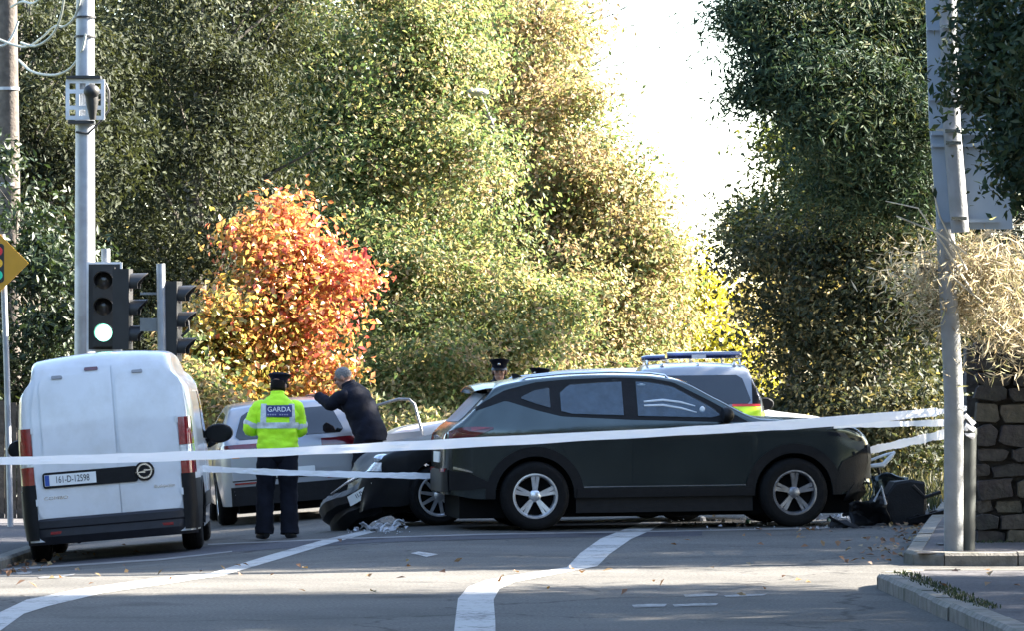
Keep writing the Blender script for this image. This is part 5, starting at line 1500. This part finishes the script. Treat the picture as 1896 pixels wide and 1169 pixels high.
def slab(name, label, px, y, poly, dep, m, rz, seed, lift=0.0):
    r_ = random.Random(seed); n = len(poly)
    vs = []
    for yy, k in ((-dep / 2, .93), (-dep / 2 + .03, 1.0), (dep / 2, 1.0)):
        for x_, z_ in poly: vs.append((x_ * k + r_.uniform(-.012, .012), yy + .05 * math.sin(x_ * 9 + seed) + r_.uniform(-.015, .015), z_ * (k if z_ > .05 else 1) + r_.uniform(-.01, .01)))
    fs = [tuple(range(n))] + [tuple(range(3 * n - 1, 2 * n - 1, -1))] + [(a * n + q, a * n + (q + 1) % n, (a + 1) * n + (q + 1) % n, (a + 1) * n + q) for a in (0, 1) for q in range(n)]
    o = MB().add(vs, fs).build(name, m, None, angle=25)
    x = at(px, HY, y).x
    o.location = (x, y, gz(x, y) + .01 + lift); o.rotation_euler = (0, 0, rz)
    return tag(o, label, 'wreckage')
slab('wreck_debris', 'large black torn body panel lying against the SUV nose', 1672, 50.2, [(-.2, 0), (-.02, .01), (.17, 0), (.20, .22), (.19, .44), (.05, .46), (-.10, .43), (-.19, .30), (-.22, .12)], .30, M_PLASTIC, R(8), 3)
slab('wreck_debris', 'black bent skirt piece leaning up to the right by the kerb', 1716, 50.0, [(-.20, 0), (.0, .02), (.20, .13), (.22, .17), (.05, .12), (-.2, .06)], .12, M_PLASTIC, R(-5), 5)
crumple('wreck_debris', 'dark green crumpled wing between the black panel and the SUV nose', 1634, 0, 50.7, (.32, .50, .2), M_SUVP, 8, (0, R(8), R(20)), amp=.03)
crumple('wreck_debris', 'low black heap of crushed bumper joining the SUV nose to the torn panel', 1612, 0, 49.9, (.40, .26, .16), M_DARKP, 31, (0, R(-10), R(-12)), amp=.018)
crumple('wreck_debris', 'flat black strip of trim lying right of the torn panels', 1715, 0, 50.0, (.34, .10, .06), M_PLASTIC, 12, (R(10), R(-14), R(5)), amp=.025)
crumple('wreck_debris', 'black undertray scrap on the road below the SUV nose', 1575, 0, 49.3, (.42, .05, .12), M_PLASTIC, 15, (R(50), 0, R(8)), amp=.02)
crumple('liner_debris', 'pale crumpled liner on the road under the wrecked black car', 722, 0, 50.8, (.30, .07, .10), pmat('pale_liner', (0.45, 0.45, 0.46), 0.7), 17, (R(30), R(-6), R(10)), amp=.03)
crumple('liner_debris', 'grey torn liner trailing from the hanging bumper', 688, 0, 50.9, (.26, .06, .08), pmat('grey_liner', (0.28, 0.28, 0.29), 0.7), 19, (R(20), R(12), R(-5)), amp=.03)
fr_ = empty('bent_frame', (at(1625, HY, 50.9).x, 50.9, gz(3.8, 50.9)), label='white bent bar sticking up beside the black torn panel', cat='wreckage')
q0 = Vector(fr_.location)
MB().tube([at(1612, 864, 50.9) - q0, at(1635, 862, 50.9) - q0, at(1648, 848, 50.9) - q0, at(1657, 838, 50.9) - q0], [.02, .028, .024, .014], 6).build('bar', M_PALE, fr_)
MB().tube([at(1612, 853, 50.9) - q0, at(1640, 843, 50.9) - q0, at(1657, 838, 50.9) - q0], [.014, .014, .010], 6).build('bar', M_PALE, fr_)
MB().tube([at(1640, 950, 50.9) - q0, at(1632, 900, 50.95) - q0, at(1625, 862, 50.92) - q0], [.02, .02, .015], 6).build('stay', M_PLASTIC, fr_)
shards = [(1300, 968, .05, 0), (1340, 970, .04, 1), (1390, 967, .07, 1), (1385, 972, .05, 2), (1560, 962, .08, 0), (1600, 957, .09, 1), (1650, 955, .06, 0), (1690, 949, .07, 0), (1725, 945, .06, 1), (1738, 925, .06, 0), (1745, 915, .05, 0), (705, 980, .06, 0), (735, 976, .07, 0), (660, 987, .05, 1), (1240, 972, .04, 1), (1470, 973, .05, 1), (1535, 968, .05, 2), (1710, 938, .05, 1)]
msh = [pmat('pale_shard', (0.62, 0.64, 0.68), 0.35), pmat('grey_shard', (0.22, 0.22, 0.24), 0.5), pmat('green_shard', (0.10, 0.28, 0.22), 0.3)]
names = ['white', 'grey', 'greenish']
WHERE = ['under the SUV sill, behind its middle', 'under the SUV sill a little nearer its front wheel', 'just behind the SUV front wheel', 'touching the road just behind the SUV front wheel', 'in front of the SUV front tyre',
 'below the SUV nose', 'at the foot of the black torn panel', 'right of the black torn panel by the kerb', 'beside the flat black trim strip', 'at the kerb, lying highest of the bits', 'against the foot of the grey pole',
 'below the hanging bumper', 'between hanging bumper and wreck wheel', 'at the left tip of the hanging bumper', 'under the SUV close to the painted centre line', 'close by the SUV front tyre, on its left', 'at the right of the SUV front tyre', 'under the flat black trim strip']
for k, (px, py, sz, mi) in enumerate(shards):
    x, y = hit(px, py)
    r_ = random.Random(k)
    b = MB()
    pts = [(sz * (1 if q % 2 else .55) * r_.uniform(.6, 1.1) * math.cos(q * 1.05), sz * r_.uniform(.4, .8) * math.sin(q * 1.05), .012 * r_.random()) for q in range(6)]
    b.add(pts + [(p[0] * .8, p[1] * .8, p[2] + .02 + .03 * r_.random()) for p in pts], [tuple(range(5, -1, -1)), tuple(range(6, 12))] + [(q, (q + 1) % 6, 6 + (q + 1) % 6, 6 + q) for q in range(6)])
    o = b.build('shard', msh[mi], smooth=False)
    o.location = (x, y, gz(x, y) + .006); o.rotation_euler = (0, 0, r_.uniform(0, 6))
    tag(o, names[mi] + ' shard of broken plastic ' + WHERE[k], 'shard', 'broken bits scattered round the crashed cars')
# fallen leaves
def fallen():
    C = []
    for k in range(60):
        C.append((random.uniform(-5, 3.0), random.uniform(34.5, 41.5)))
    for k in range(20): C.append((random.uniform(2.2, 3.2) + .05 * 0, random.uniform(40.5, 50)))
    for k in range(150):
        y = random.uniform(40, 52); C.append((XL(y) + abs(random.gauss(0, .25)), y))
    for k in range(90):
        y = random.uniform(40.4, 50); C.append((XR(y) - abs(random.gauss(0, .22)), y))
    for k in range(26): C.append((random.uniform(-5, 4), random.uniform(44, 60)))
    for k in range(12): C.append((XN(33) + random.uniform(.1, 1.2), random.uniform(30, 37)))
    C = np.array([(x, y, gz(x, y) + (.02 if not (y < 37 and x > 2.8) else KH + .02)) for x, y in C])
    n = len(C)
    o = leaf_mesh('fallen_leaves', C, rng.normal(size=(n, 3)) * .35 + np.array([0, -.15, 1]), .065 * (.5 + rng.random(n)), .045 * (.5 + rng.random(n)), .3 + .7 * rng.random(n), M_FALLEN, None)
    tag(o, kind='stuff')
M_FALLEN = leaf_mat('fallen_leaf', [(0.05, 0.03, 0.022), (0.11, 0.06, 0.035), (0.20, 0.10, 0.05), (0.22, 0.17, 0.08)], 0.2, 0.7)
fallen()

# crumbs of glass and plastic swept round the crash
def crumbs():
    n = 420
    px = np.concatenate([rng.uniform(640, 760, 90), rng.uniform(1240, 1560, 110), rng.uniform(1520, 1745, 220)])
    py = np.concatenate([rng.uniform(962, 992, 90), rng.uniform(962, 985, 110), rng.uniform(938, 968, 220)])
    C = []
    for a, b_ in zip(px, py):
        x, y = hit(a, b_); C.append((x, y, gz(x, y) + .012 + .02 * random.random()))
    C = np.array(C)
    sz = .018 + .05 * rng.random(n) ** 3
    o = leaf_mesh('glass_crumbs', C, rng.normal(size=(n, 3)) * .5 + np.array([0, -.4, 1]), sz, sz * .7, rng.random(n), M_CRUMB, None)
    tag(o, kind='stuff')
M_CRUMB = leaf_mat('glass_crumb', [(0.05, 0.05, 0.055), (0.30, 0.32, 0.34), (0.55, 0.58, 0.60), (0.12, 0.05, 0.04)], 0.2, 0.3, 0.6, (1, 1, 1))
crumbs()
for k, (pts, r_, lab) in enumerate([([(1560, 955, 50.2), (1590, 948, 50.1), (1625, 955, 50.0)], .018, 'thin black bent strip on the road between SUV tyre and torn panel'),
                                ([(1618, 930, 49.8), (1632, 902, 49.8), (1640, 935, 49.8)], .014, 'grey bent bracket standing against the torn panel'),
                                ([(1690, 900, 49.9), (1712, 922, 49.9), (1742, 912, 49.9)], .02, 'dark curved trim strip reaching from the torn panel to the pole')]):
    P = [at(*p) for p in pts]
    o = MB().tube(P, r_, 6).build('trim_strip', M_PLASTIC if k != 1 else M_STEEL)
    tag(o, lab, 'wreckage')

# ================================================================== people
M_SKIN = pmat('skin', (0.30, 0.16, 0.115), 0.55, var=0.12, scale=9)
M_HAIRG = pmat('grey_hair', (0.14, 0.135, 0.13), 0.7, var=0.3, scale=40, bump=0.5, bscale=90)
M_HAIRD = pmat('dark_hair', (0.008, 0.006, 0.005), 0.8, var=0.3, scale=40, spec=0.15)
M_NAVY = pmat('navy_cloth', (0.006, 0.007, 0.014), 0.85, var=0.3, scale=7, bump=0.5, bscale=16, spec=0.2)
M_NAVYD = pmat('navy_trousers', (0.006, 0.007, 0.012), 0.9, var=0.3, scale=7, bump=0.5, bscale=16, spec=0.2)
M_HIVIS = pmat('hivis_jacket', (0.50, 0.92, 0.015), 0.7, var=0.10, scale=7, bump=0.6, bscale=15)
M_REFL = pmat('reflective_tape', (0.50, 0.54, 0.55), 0.45, var=0.2, scale=16, bump=0.3)
M_PATCHB = pmat('navy_patch', (0.02, 0.03, 0.14), 0.5, var=0.1)
M_WHITEINK = pmat('white_print', (0.78, 0.78, 0.80), 0.5)
M_SHOE = pmat('black_shoe', (0.010, 0.010, 0.011), 0.4)
M_CAP = pmat('navy_cap', (0.005, 0.006, 0.013), 0.85, var=0.2, spec=0.12)
M_EYE = pmat('eye_dark', (0.02, 0.015, 0.012), 0.3)

def V(*a): return Vector(a)
def smooth_path(P, n=6):
    P = [Vector(p) for p in P]; Q = []
    for i in range(len(P) - 1):
        p0, p1, p2, p3 = P[max(i - 1, 0)], P[i], P[i + 1], P[min(i + 2, len(P) - 1)]
        for k in range(n):
            t = k / n
            Q.append(0.5 * ((2 * p1) + (-p0 + p2) * t + (2 * p0 - 5 * p1 + 4 * p2 - p3) * t * t + (-p0 + 3 * p1 - 3 * p2 + p3) * t ** 3))
    Q.append(P[-1]); return Q
def rs(r, n, m):
    return [float(v) for v in np.interp(np.linspace(0, len(r) - 1, (m - 1) * n + 1), range(len(r)), r)]
def limb(b, P, r, n=6, seg=12, wr=0.0, seed=0):
    Q = smooth_path(P, n); rad = rs(r, n, len(P))
    k0 = len(b.v)
    b.tube(Q, rad, seg)
    if wr:
        rr = random.Random(seed)
        ph = [rr.uniform(0, 6) for _ in range(4)]
        for i in range(k0, len(b.v)):
            v = Vector(b.v[i]); j = (i - k0) // seg
            if j >= len(Q): continue
            d = v - Q[j]
            if d.length < 1e-6: continue
            f = 1 + wr * (math.sin(j * 2.1 + ph[0] + (i % seg) * .9) * .6 + math.sin(j * 1.1 + ph[1] - (i % seg) * 1.7) * .5)
            b.v[i] = tuple(Q[j] + d * f)
def frame(fwd, up=(0, 0, 1)):
    f = Vector(fwd).normalized(); u = Vector(up); r = f.cross(u).normalized(); u = r.cross(f)
    return Matrix((r, f, u)).transposed()          # local x right, y forward, z up
def head_prims(b, c, Fm):
    """cranium, jaw, nose, lips, brow, ears round the head centre c; Fm turns local axes (y forward)"""
    def p(x, y, z): return c + Fm @ Vector((x, y, z))
    b.ellipsoid(p(0, -.012, .025), (.076, .096, .095), 16, 12, Fm)
    b.ellipsoid(p(0, .022, -.055), (.058, .070, .068), 14, 10, Fm)
    b.ellipsoid(p(0, .052, -.092), (.034, .036, .026), 10, 8, Fm)
    b.ellipsoid(p(0, .084, .030), (.056, .018, .013), 12, 6, Fm)
    b.tube([p(0, .088, .018), p(0, .102, -.012), p(0, .108, -.028)], [.010, .013, .017], 8)
    b.ellipsoid(p(0, .089, -.062), (.024, .010, .010), 10, 6, Fm)
    for s in (-1, 1):
        b.ellipsoid(p(s * .080, -.012, -.008), (.012, .022, .034), 8, 6, Fm)
        b.ellipsoid(p(s * .036, .070, -.025), (.024, .022, .022), 8, 6, Fm)
def hand_prims(b, w, d, palm_n, curl=0.5, side=1):
    """palm and five bent fingers from the wrist w along d; palm_n: palm normal"""
    d = Vector(d).normalized(); n = Vector(palm_n); n = (n - d * n.dot(d)).normalized(); s = d.cross(n) * side
    for k in range(4):
        b.tube([w, w + d * .045 + s * (.03 - .02 * k), w + d * .092 + s * (.033 - .022 * k)], [.021, .017, .012], 8)
    for k, l in enumerate((.070, .078, .073, .058)):
        p0 = w + d * .088 + s * (.033 - .022 * k)
        d1 = (d + n * curl * .5).normalized(); d2 = (d + n * curl * 1.4).normalized(); d3 = (d * .6 + n * curl * 1.9).normalized()
        p1 = p0 + d1 * l * .45; p2 = p1 + d2 * l * .33; p3 = p2 + d3 * l * .27
        b.tube([p0, p1, p2, p3], [.0105, .0098, .009, .0075], 8)
    t0 = w + d * .025 + s * .028
    b.tube([t0, t0 + d * .03 + s * .026, t0 + d * .055 + s * .034 + n * .012, t0 + d * .075 + s * .03 + n * .022], [.016, .013, .0115, .009], 8)
def remesh(b, name, m, parent, vox=0.009):
    o = b.build(name, m, parent)
    md = o.modifiers.new('one_skin', 'REMESH'); md.mode = 'VOXEL'; md.voxel_size = vox; md.use_smooth_shade = True
    s = o.modifiers.new('soft', 'SMOOTH'); s.factor = .5; s.iterations = 2
    dg_ = bpy.context.evaluated_depsgraph_get()
    me = bpy.data.meshes.new_from_object(o.evaluated_get(dg_))
    o.modifiers.clear(); o.data = me
    return o
def cloth_torso(rings, lat, m, name, parent, sleeves=(), wr=0.03, seed=1, arc=None, grow=0.0):
    """rings: (centre, half width, half depth) up the spine; lat: shoulder direction"""
    rr = random.Random(seed)
    C = smooth_path([r[0] for r in rings], 5)
    hw = rs([r[1] for r in rings], 5, len(rings)); hd_ = rs([r[2] for r in rings], 5, len(rings))
    lat = Vector(lat).normalized()
    ph = [rr.uniform(0, 6) for _ in range(6)]
    b = MB(); rows = []
    for i, c in enumerate(C):
        t = (C[min(i + 1, len(C) - 1)] - C[max(i - 1, 0)]).normalized()
        l = (lat - t * lat.dot(t)).normalized(); f = t.cross(l)
        row = []
        n = 36
        for k in range(n):
            a = 2 * math.pi * k / n
            e = 1 + wr * (.5 * math.sin(3 * a + ph[0] + i * .7) + .5 * math.sin(5 * a - i * 1.1 + ph[1]) + .4 * math.sin(i * 1.9 + ph[2] + 2 * a)) * (1.0 if i < len(C) - 8 else .3)
            sx = math.copysign(abs(math.cos(a)) ** .8, math.cos(a)); sy_ = math.copysign(abs(math.sin(a)) ** .9, math.sin(a))
            row.append(c + l * hw[i] * e * sx + f * hd_[i] * e * sy_)
        rows.append(row)
    b.grid(rows, cv=True)
    base = 0; n = 36
    b.f.append(tuple(range(n - 1, -1, -1))); b.f.append(tuple((len(C) - 1) * n + k for k in range(n)))
    for k, (P, r) in enumerate(sleeves):
        limb(b, P, r, 6, 14, wr * 1.2, seed + k)
    o = b.build(name, m, parent, angle=60)
    return o, BVHTree.FromPolygons([Vector(v) for v in b.v[:len(C) * n]], b.f[:(len(C) - 1) * n])
def cast_band(bv, rows, m, name, parent, off=.006, sk=.004):
    """rows of (origin, direction) rays towards the cloth"""
    G = []
    for r in rows:
        g = []
        for o_, d in r:
            loc, n, i, t = bv.ray_cast(Vector(o_), Vector(d))
            if loc is None: loc, n, i, t = bv.find_nearest(Vector(o_))
            if n.dot(Vector(d)) > 0: n = -n
            g.append((loc, n))
        G.append(g)
    P = [[r[0][0] - r[0][1] * sk] + [h[0] + h[1] * off for h in r] + [r[-1][0] - r[-1][1] * sk] for r in G]
    P = [[p - G[0][min(max(j - 1, 0), len(G[0]) - 1)][1] * (off + sk) for j, p in enumerate(P[0])]] + P + [[p - G[-1][min(max(j - 1, 0), len(G[0]) - 1)][1] * (off + sk) for j, p in enumerate(P[-1])]]
    return MB().grid(P).build(name, m, parent, angle=50)
def cap_prims(parent, c, Fm):
    def p(x, y, z): return c + Fm @ Vector((x, y, z))
    b = MB(); rows = []
    for r, h, dy in ((.094, .035, 0), (.096, .075, 0), (.100, .085, 0), (.128, .120, .006), (.126, .132, .008), (.09, .142, .006), (.0, .146, .004)):
        rows.append([p(r * .92 * math.cos(a), (r * 1.04 * math.sin(a)) + dy, h + (.022 * math.sin(a) if r > .1 else .006 * math.sin(a))) for a in np.linspace(0, 2 * math.pi, 28, endpoint=False)])
    b.grid(rows, cv=True)
    cp = b.build('cap', M_CAP, parent)
    v = MB(); rows = []
    for a in np.linspace(R(20), R(160), 15):
        k = math.sin(a) ** .7
        rows.append([p(.090 * math.cos(a), .098 * math.sin(a), .045), p(.098 * math.cos(a), .10 * math.sin(a) + .028 * k, .036), p(.100 * math.cos(a), .10 * math.sin(a) + .052 * k, .018), p(.096 * math.cos(a), .10 * math.sin(a) + .048 * k, .014)])
    v.grid(rows); v.build('peak', M_SHOE, cp)
    MB().ellipsoid(p(0, .104, .088), (.016, .008, .018), 10, 6, Fm).build('badge', M_CHROME, cp)
    return cp
def legs(b_body, parent, hips, knees, ankles, m=M_NAVYD, seed=3, fwd=None):
    b = MB()
    mid = (hips[0] + hips[1]) / 2
    lat = (hips[1] - hips[0]).normalized()
    b.ellipsoid(mid + Vector((0, 0, .03)), (.185, .130, .15), 20, 12, Matrix((lat, Vector((0, 0, 1)).cross(lat), Vector((0, 0, 1)))).transposed())
    for s in (0, 1):
        limb(b, [hips[s] + Vector((0, 0, .02)), hips[s].lerp(knees[s], .5), knees[s], knees[s].lerp(ankles[s], .55), ankles[s] + Vector((0, 0, -.03))], [.112, .108, .092, .09, .098], 6, 16, .07, seed + s)
        limb(b_body, [hips[s], knees[s], ankles[s]], [.085, .055, .04], 5, 10)
        f = fwd[s] if isinstance(fwd, (list, tuple)) else fwd
        b_body.tube([ankles[s], ankles[s] + f * .08 + Vector((0, 0, -.05)), ankles[s] + f * .15 + Vector((0, 0, -.065))], [.035, .03, .02], 8)
    o = b.build('trousers', m, parent, angle=60)
    for s in (0, 1):
        f = fwd[s] if isinstance(fwd, (list, tuple)) else fwd
        sh = MB(); a = ankles[s]
        sh.tube([a - f * .085 + Vector((0, 0, -.045)), a - f * .05 + Vector((0, 0, -.035)), a + f * .06 + Vector((0, 0, -.045)), a + f * .15 + Vector((0, 0, -.06)), a + f * .19 + Vector((0, 0, -.068))], [(.030, .030), (.050, .043), (.046, .047), (.030, .048), (.016, .028)], 12)
        sh.build('shoe', M_SHOE, parent)
    return o
def person(name_loc, label, sh, jacket_m, spec_):
    x, y, rz = name_loc
    root = empty('person', (x, y, gz(x, y)), rz, label, 'person')
    body = MB()
    H = spec_
    pel, chest, neck, head = H['pelvis'], H['chest'], H['neck'], H['head']
    limb(body, [pel, pel.lerp(chest, .5), chest, neck], [.13, .115, .125, .055], 5, 14)
    limb(body, [neck - (neck - chest).normalized() * .05, neck, neck.lerp(head, .7)], [.06, .054, .052], 4, 12)
    Fm = frame(H['look'])
    head_prims(body, head, Fm)
    for s in (0, 1):
        S_, E_, W_ = H['arms'][s]
        limb(body, [S_, E_, W_], [.05, .040, .027], 5, 10)
        hd_ = H.get('hand', [None, None])[s]
        d, n, curl = hd_ if hd_ else ((W_ - E_).normalized(), Vector((0, .3, -1)), .5)
        hand_prims(body, W_, d, n, curl, 1 if s else -1)
    legs(body, root, H['hips'], H['knees'], H['ankles'], fwd=H['toes'])
    bo = remesh(body, 'body', M_SKIN, root)
    lat = H['lat']
    jk, bv_ = cloth_torso(H['rings'], lat, jacket_m, 'jacket', root, [([a[0] + Vector((-.055 if a[0].x > 0 else .055, 0, -.03)), a[0] + Vector((0, 0, -.035)), a[0].lerp(a[1], .5), a[1], a[1].lerp(a[2], .5), a[1].lerp(a[2], .97)], H.get('sleeve', [.070, .086, .082, .072, .064, .055])) for a in H['arms']], seed=sh, wr=.045)
    def p(x_, y_, z_): return head + Fm @ Vector((x_, y_, z_))
    for s in (-1, 1): MB().ellipsoid(p(s * .033, .083, .008), (.013, .008, .006), 8, 6, Fm).build('eye', M_EYE, root)
    if H.get('cap', True):
        hb = MB(); rows = []
        for z_, rx, ry in ((-.055, .066, .085), (-.03, .080, .100), (.02, .081, .101), (.05, .079, .099)):
            rows.append([p(rx * math.cos(a), ry * math.sin(a) - .012, z_) for a in np.linspace(R(165), R(375), 20)])
        hb.grid(rows); ho = hb.build('hair', M_HAIRD, root); ho.modifiers.new('thick', 'SOLIDIFY').thickness = .006
        cap_prims(root, head, Fm)
    else:
        hb = MB(); rows = []
        for th in np.linspace(R(8), R(112), 9):
            row = []
            for a in np.linspace(0, 2 * math.pi, 26, endpoint=False):
                lim = 1.0 if math.sin(a) < .35 else max(.42, 1 - 1.1 * (math.sin(a) - .35))
                t_ = th * lim
                row.append(p(.081 * math.sin(t_) * math.cos(a), -.012 + .102 * math.sin(t_) * math.sin(a), .025 + .101 * math.cos(t_)))
            rows.append(row)
        hb.grid(rows, cv=True); hb.f.append(tuple(range(26)))
        ho = hb.build('hair', M_HAIRG, root)
    return root, jk, bv_
# ---- the officer in the yellow jacket, back to the camera
def officer_spec(lean=0.0):
    return dict(pelvis=V(0, 0, .93), chest=V(0, .0, 1.28), neck=V(0, .02, 1.47), head=V(.012, .05, 1.605), look=V(.35, 1, -.25), lat=V(1, 0, 0),
        arms=[(V(-.185, .0, 1.41), V(-.285, .03, 1.16), V(-.13, .27, 1.14)), (V(.185, .0, 1.41), V(.235, .05, 1.14), V(.08, .28, 1.16))],
        hips=[V(-.10, 0, .90), V(.10, 0, .90)], knees=[V(-.125, .03, .49), V(.115, .02, .49)], ankles=[V(-.135, -.02, .085), V(.125, -.06, .085)], toes=[V(-.3, .95, 0).normalized(), V(.25, .97, 0).normalized()],
        rings=[(V(0, -.005, .90), .195, .145), (V(0, -.005, .97), .215, .155), (V(0, -.005, 1.06), .205, .145), (V(0, -.005, 1.17), .215, .150), (V(0, -.005, 1.30), .228, .150), (V(0, .0, 1.40), .205, .135), (V(0, .008, 1.47), .125, .105), (V(0, .015, 1.515), .075, .085), (V(0, .02, 1.55), .070, .080)])
gx, gy = at(514, HY, 51.15).x, 51.15
off1, jk, bvj = person((gx, gy, R(4)), 'officer in a bright yellow jacket and dark cap standing with back turned', 7, M_HIVIS, officer_spec())
off1.scale = (1.02, 1.02, 1.0)
def ring_rows(z0, z1, n=40, m=4):
    return [[((.9 * math.cos(a), .9 * math.sin(a), z0 + (z1 - z0) * k / m), (-math.cos(a), -math.sin(a), 0)) for k in range(m + 1)] for a in np.linspace(0, 2 * math.pi, n + 1)]
def back_rows(x0, x1, z0, z1, nx=8, nz=6, dx=0.0):
    return [[((x0 + (x1 - x0) * i / nx + dx * k / nz, -1, z0 + (z1 - z0) * k / nz), (0, 1, 0)) for k in range(nz + 1)] for i in range(nx + 1)]
cast_band(bvj, ring_rows(1.165, 1.225), M_REFL, 'reflective_band', jk)
for s in (-1, 1):
    cast_band(bvj, back_rows(s * .15 - .028, s * .15 + .028, 1.222, 1.42, 4, 8, dx=-s * .01), M_REFL, 'reflective_band', jk, .005)
sb = MB()
def sleeve_ring(P0, P1, t0, t1, r):
    a_, b_ = P0.lerp(P1, t0), P0.lerp(P1, t1)
    return MB().tube([a_, a_.lerp(b_, .3), a_.lerp(b_, .7), b_], [r, r + .004, r + .004, r], 16, cap=False).build('sleeve_band', M_REFL, jk)
A = officer_spec()['arms']
sleeve_ring(A[0][0], A[0][1], .70, .90, .084); sleeve_ring(A[1][0], A[1][1], .70, .90, .084)
pt = cast_band(bvj, back_rows(-.118, .142, 1.285, 1.405, 10, 6), M_PATCHB, 'back_patch', jk, .009)
tm = text_mesh('GARDA', .072, pt, M_WHITEINK, Matrix(((1, 0, 0, .012), (0, 0, -1, -.178), (0, 1, 0, 1.362), (0, 0, 0, 1))), xscale=.98, depth=.004)
for me_ in (tm.data,):
    for v in me_.vertices:
        loc, n, i, t = bvj.ray_cast(Vector((v.co.x, -1, v.co.z)), Vector((0, 1, 0)))
        if loc is not None: v.co.y = loc.y - .011 + (v.co.y + .178) * .5
bars = MB()
for k in range(9):
    xx = -.10 + .0245 * k
    if k == 4: continue
    loc, n, i, t = bvj.ray_cast(Vector((xx, -1, 1.308)), Vector((0, 1, 0)))
    bars.box((xx, loc.y - .0115, 1.308), (.016, .003, .014))
bars.build('small_print', pmat('faint_print', (0.30, 0.30, 0.42), 0.5), pt, smooth=False)
# ---- the man in navy leaning on the white estate
nm = dict(pelvis=V(0, 0, .93), chest=V(0, .17, 1.27), neck=V(0, .25, 1.45), head=V(.0, .335, 1.56), look=V(-.25, 1, -.45), lat=V(1, 0, 0), cap=False,
    arms=[(V(-.19, .22, 1.38), V(-.22, .36, 1.26), V(-.16, .57, 1.36)), (V(.19, .22, 1.38), V(.24, .30, 1.16), V(.16, .50, 1.28))],
    hand=[(V(.1, 1, .05), V(0, 0, -1), .15), (V(-.1, 1, .05), V(0, 0, -1), .15)],
    hips=[V(-.10, 0, .90), V(.10, 0, .90)], knees=[V(-.11, .05, .49), V(.11, .02, .49)], ankles=[V(-.12, -.05, .085), V(.12, -.12, .085)], toes=[V(-.2, .97, 0).normalized(), V(.2, .97, 0).normalized()],
    rings=[(V(0, -.03, .84), .20, .155), (V(0, -.01, .95), .21, .165), (V(0, .05, 1.08), .205, .16), (V(0, .115, 1.22), .23, .16), (V(0, .185, 1.36), .215, .145), (V(0, .23, 1.44), .13, .105), (V(0, .255, 1.48), .078, .085), (V(0, .27, 1.51), .07, .08)])
x_n, y_n = at(683, HY, 57.25).x, 57.3
man, jm, _b = person((x_n, y_n, R(62)), 'grey-haired man in a navy jacket leaning on the roof of the white hatchback', 13, M_NAVY, nm)
man.scale = (1.06, 1.06, 1.04)
# ---- two officers beyond the SUV, only caps and faces over its roof
def facing(h):
    d = officer_spec(); d['look'] = V(.15, 1, -.05); d['head'] = V(0, .045, 1.61)
    d['arms'] = [(V(-.185, 0, 1.41), V(-.235, .02, 1.14), V(-.22, .12, .90)), (V(.185, 0, 1.41), V(.235, .02, 1.14), V(.22, .12, .90))]
    return d
o2, _j, _b = person((at(924, HY, 57.2).x, 57.2, R(186)), 'officer in a peaked cap facing this way behind the SUV roof', 21, M_NAVY, facing(0))
o2.scale = (1, 1, 1.015)
o3, _j, _b = person((at(1004, HY, 58.0).x, 58.0, R(150)), 'shorter officer whose cap just clears the SUV roof', 23, M_NAVY, facing(0))
o3.scale = (1, 1, .955)
bpy.context.view_layer.update()
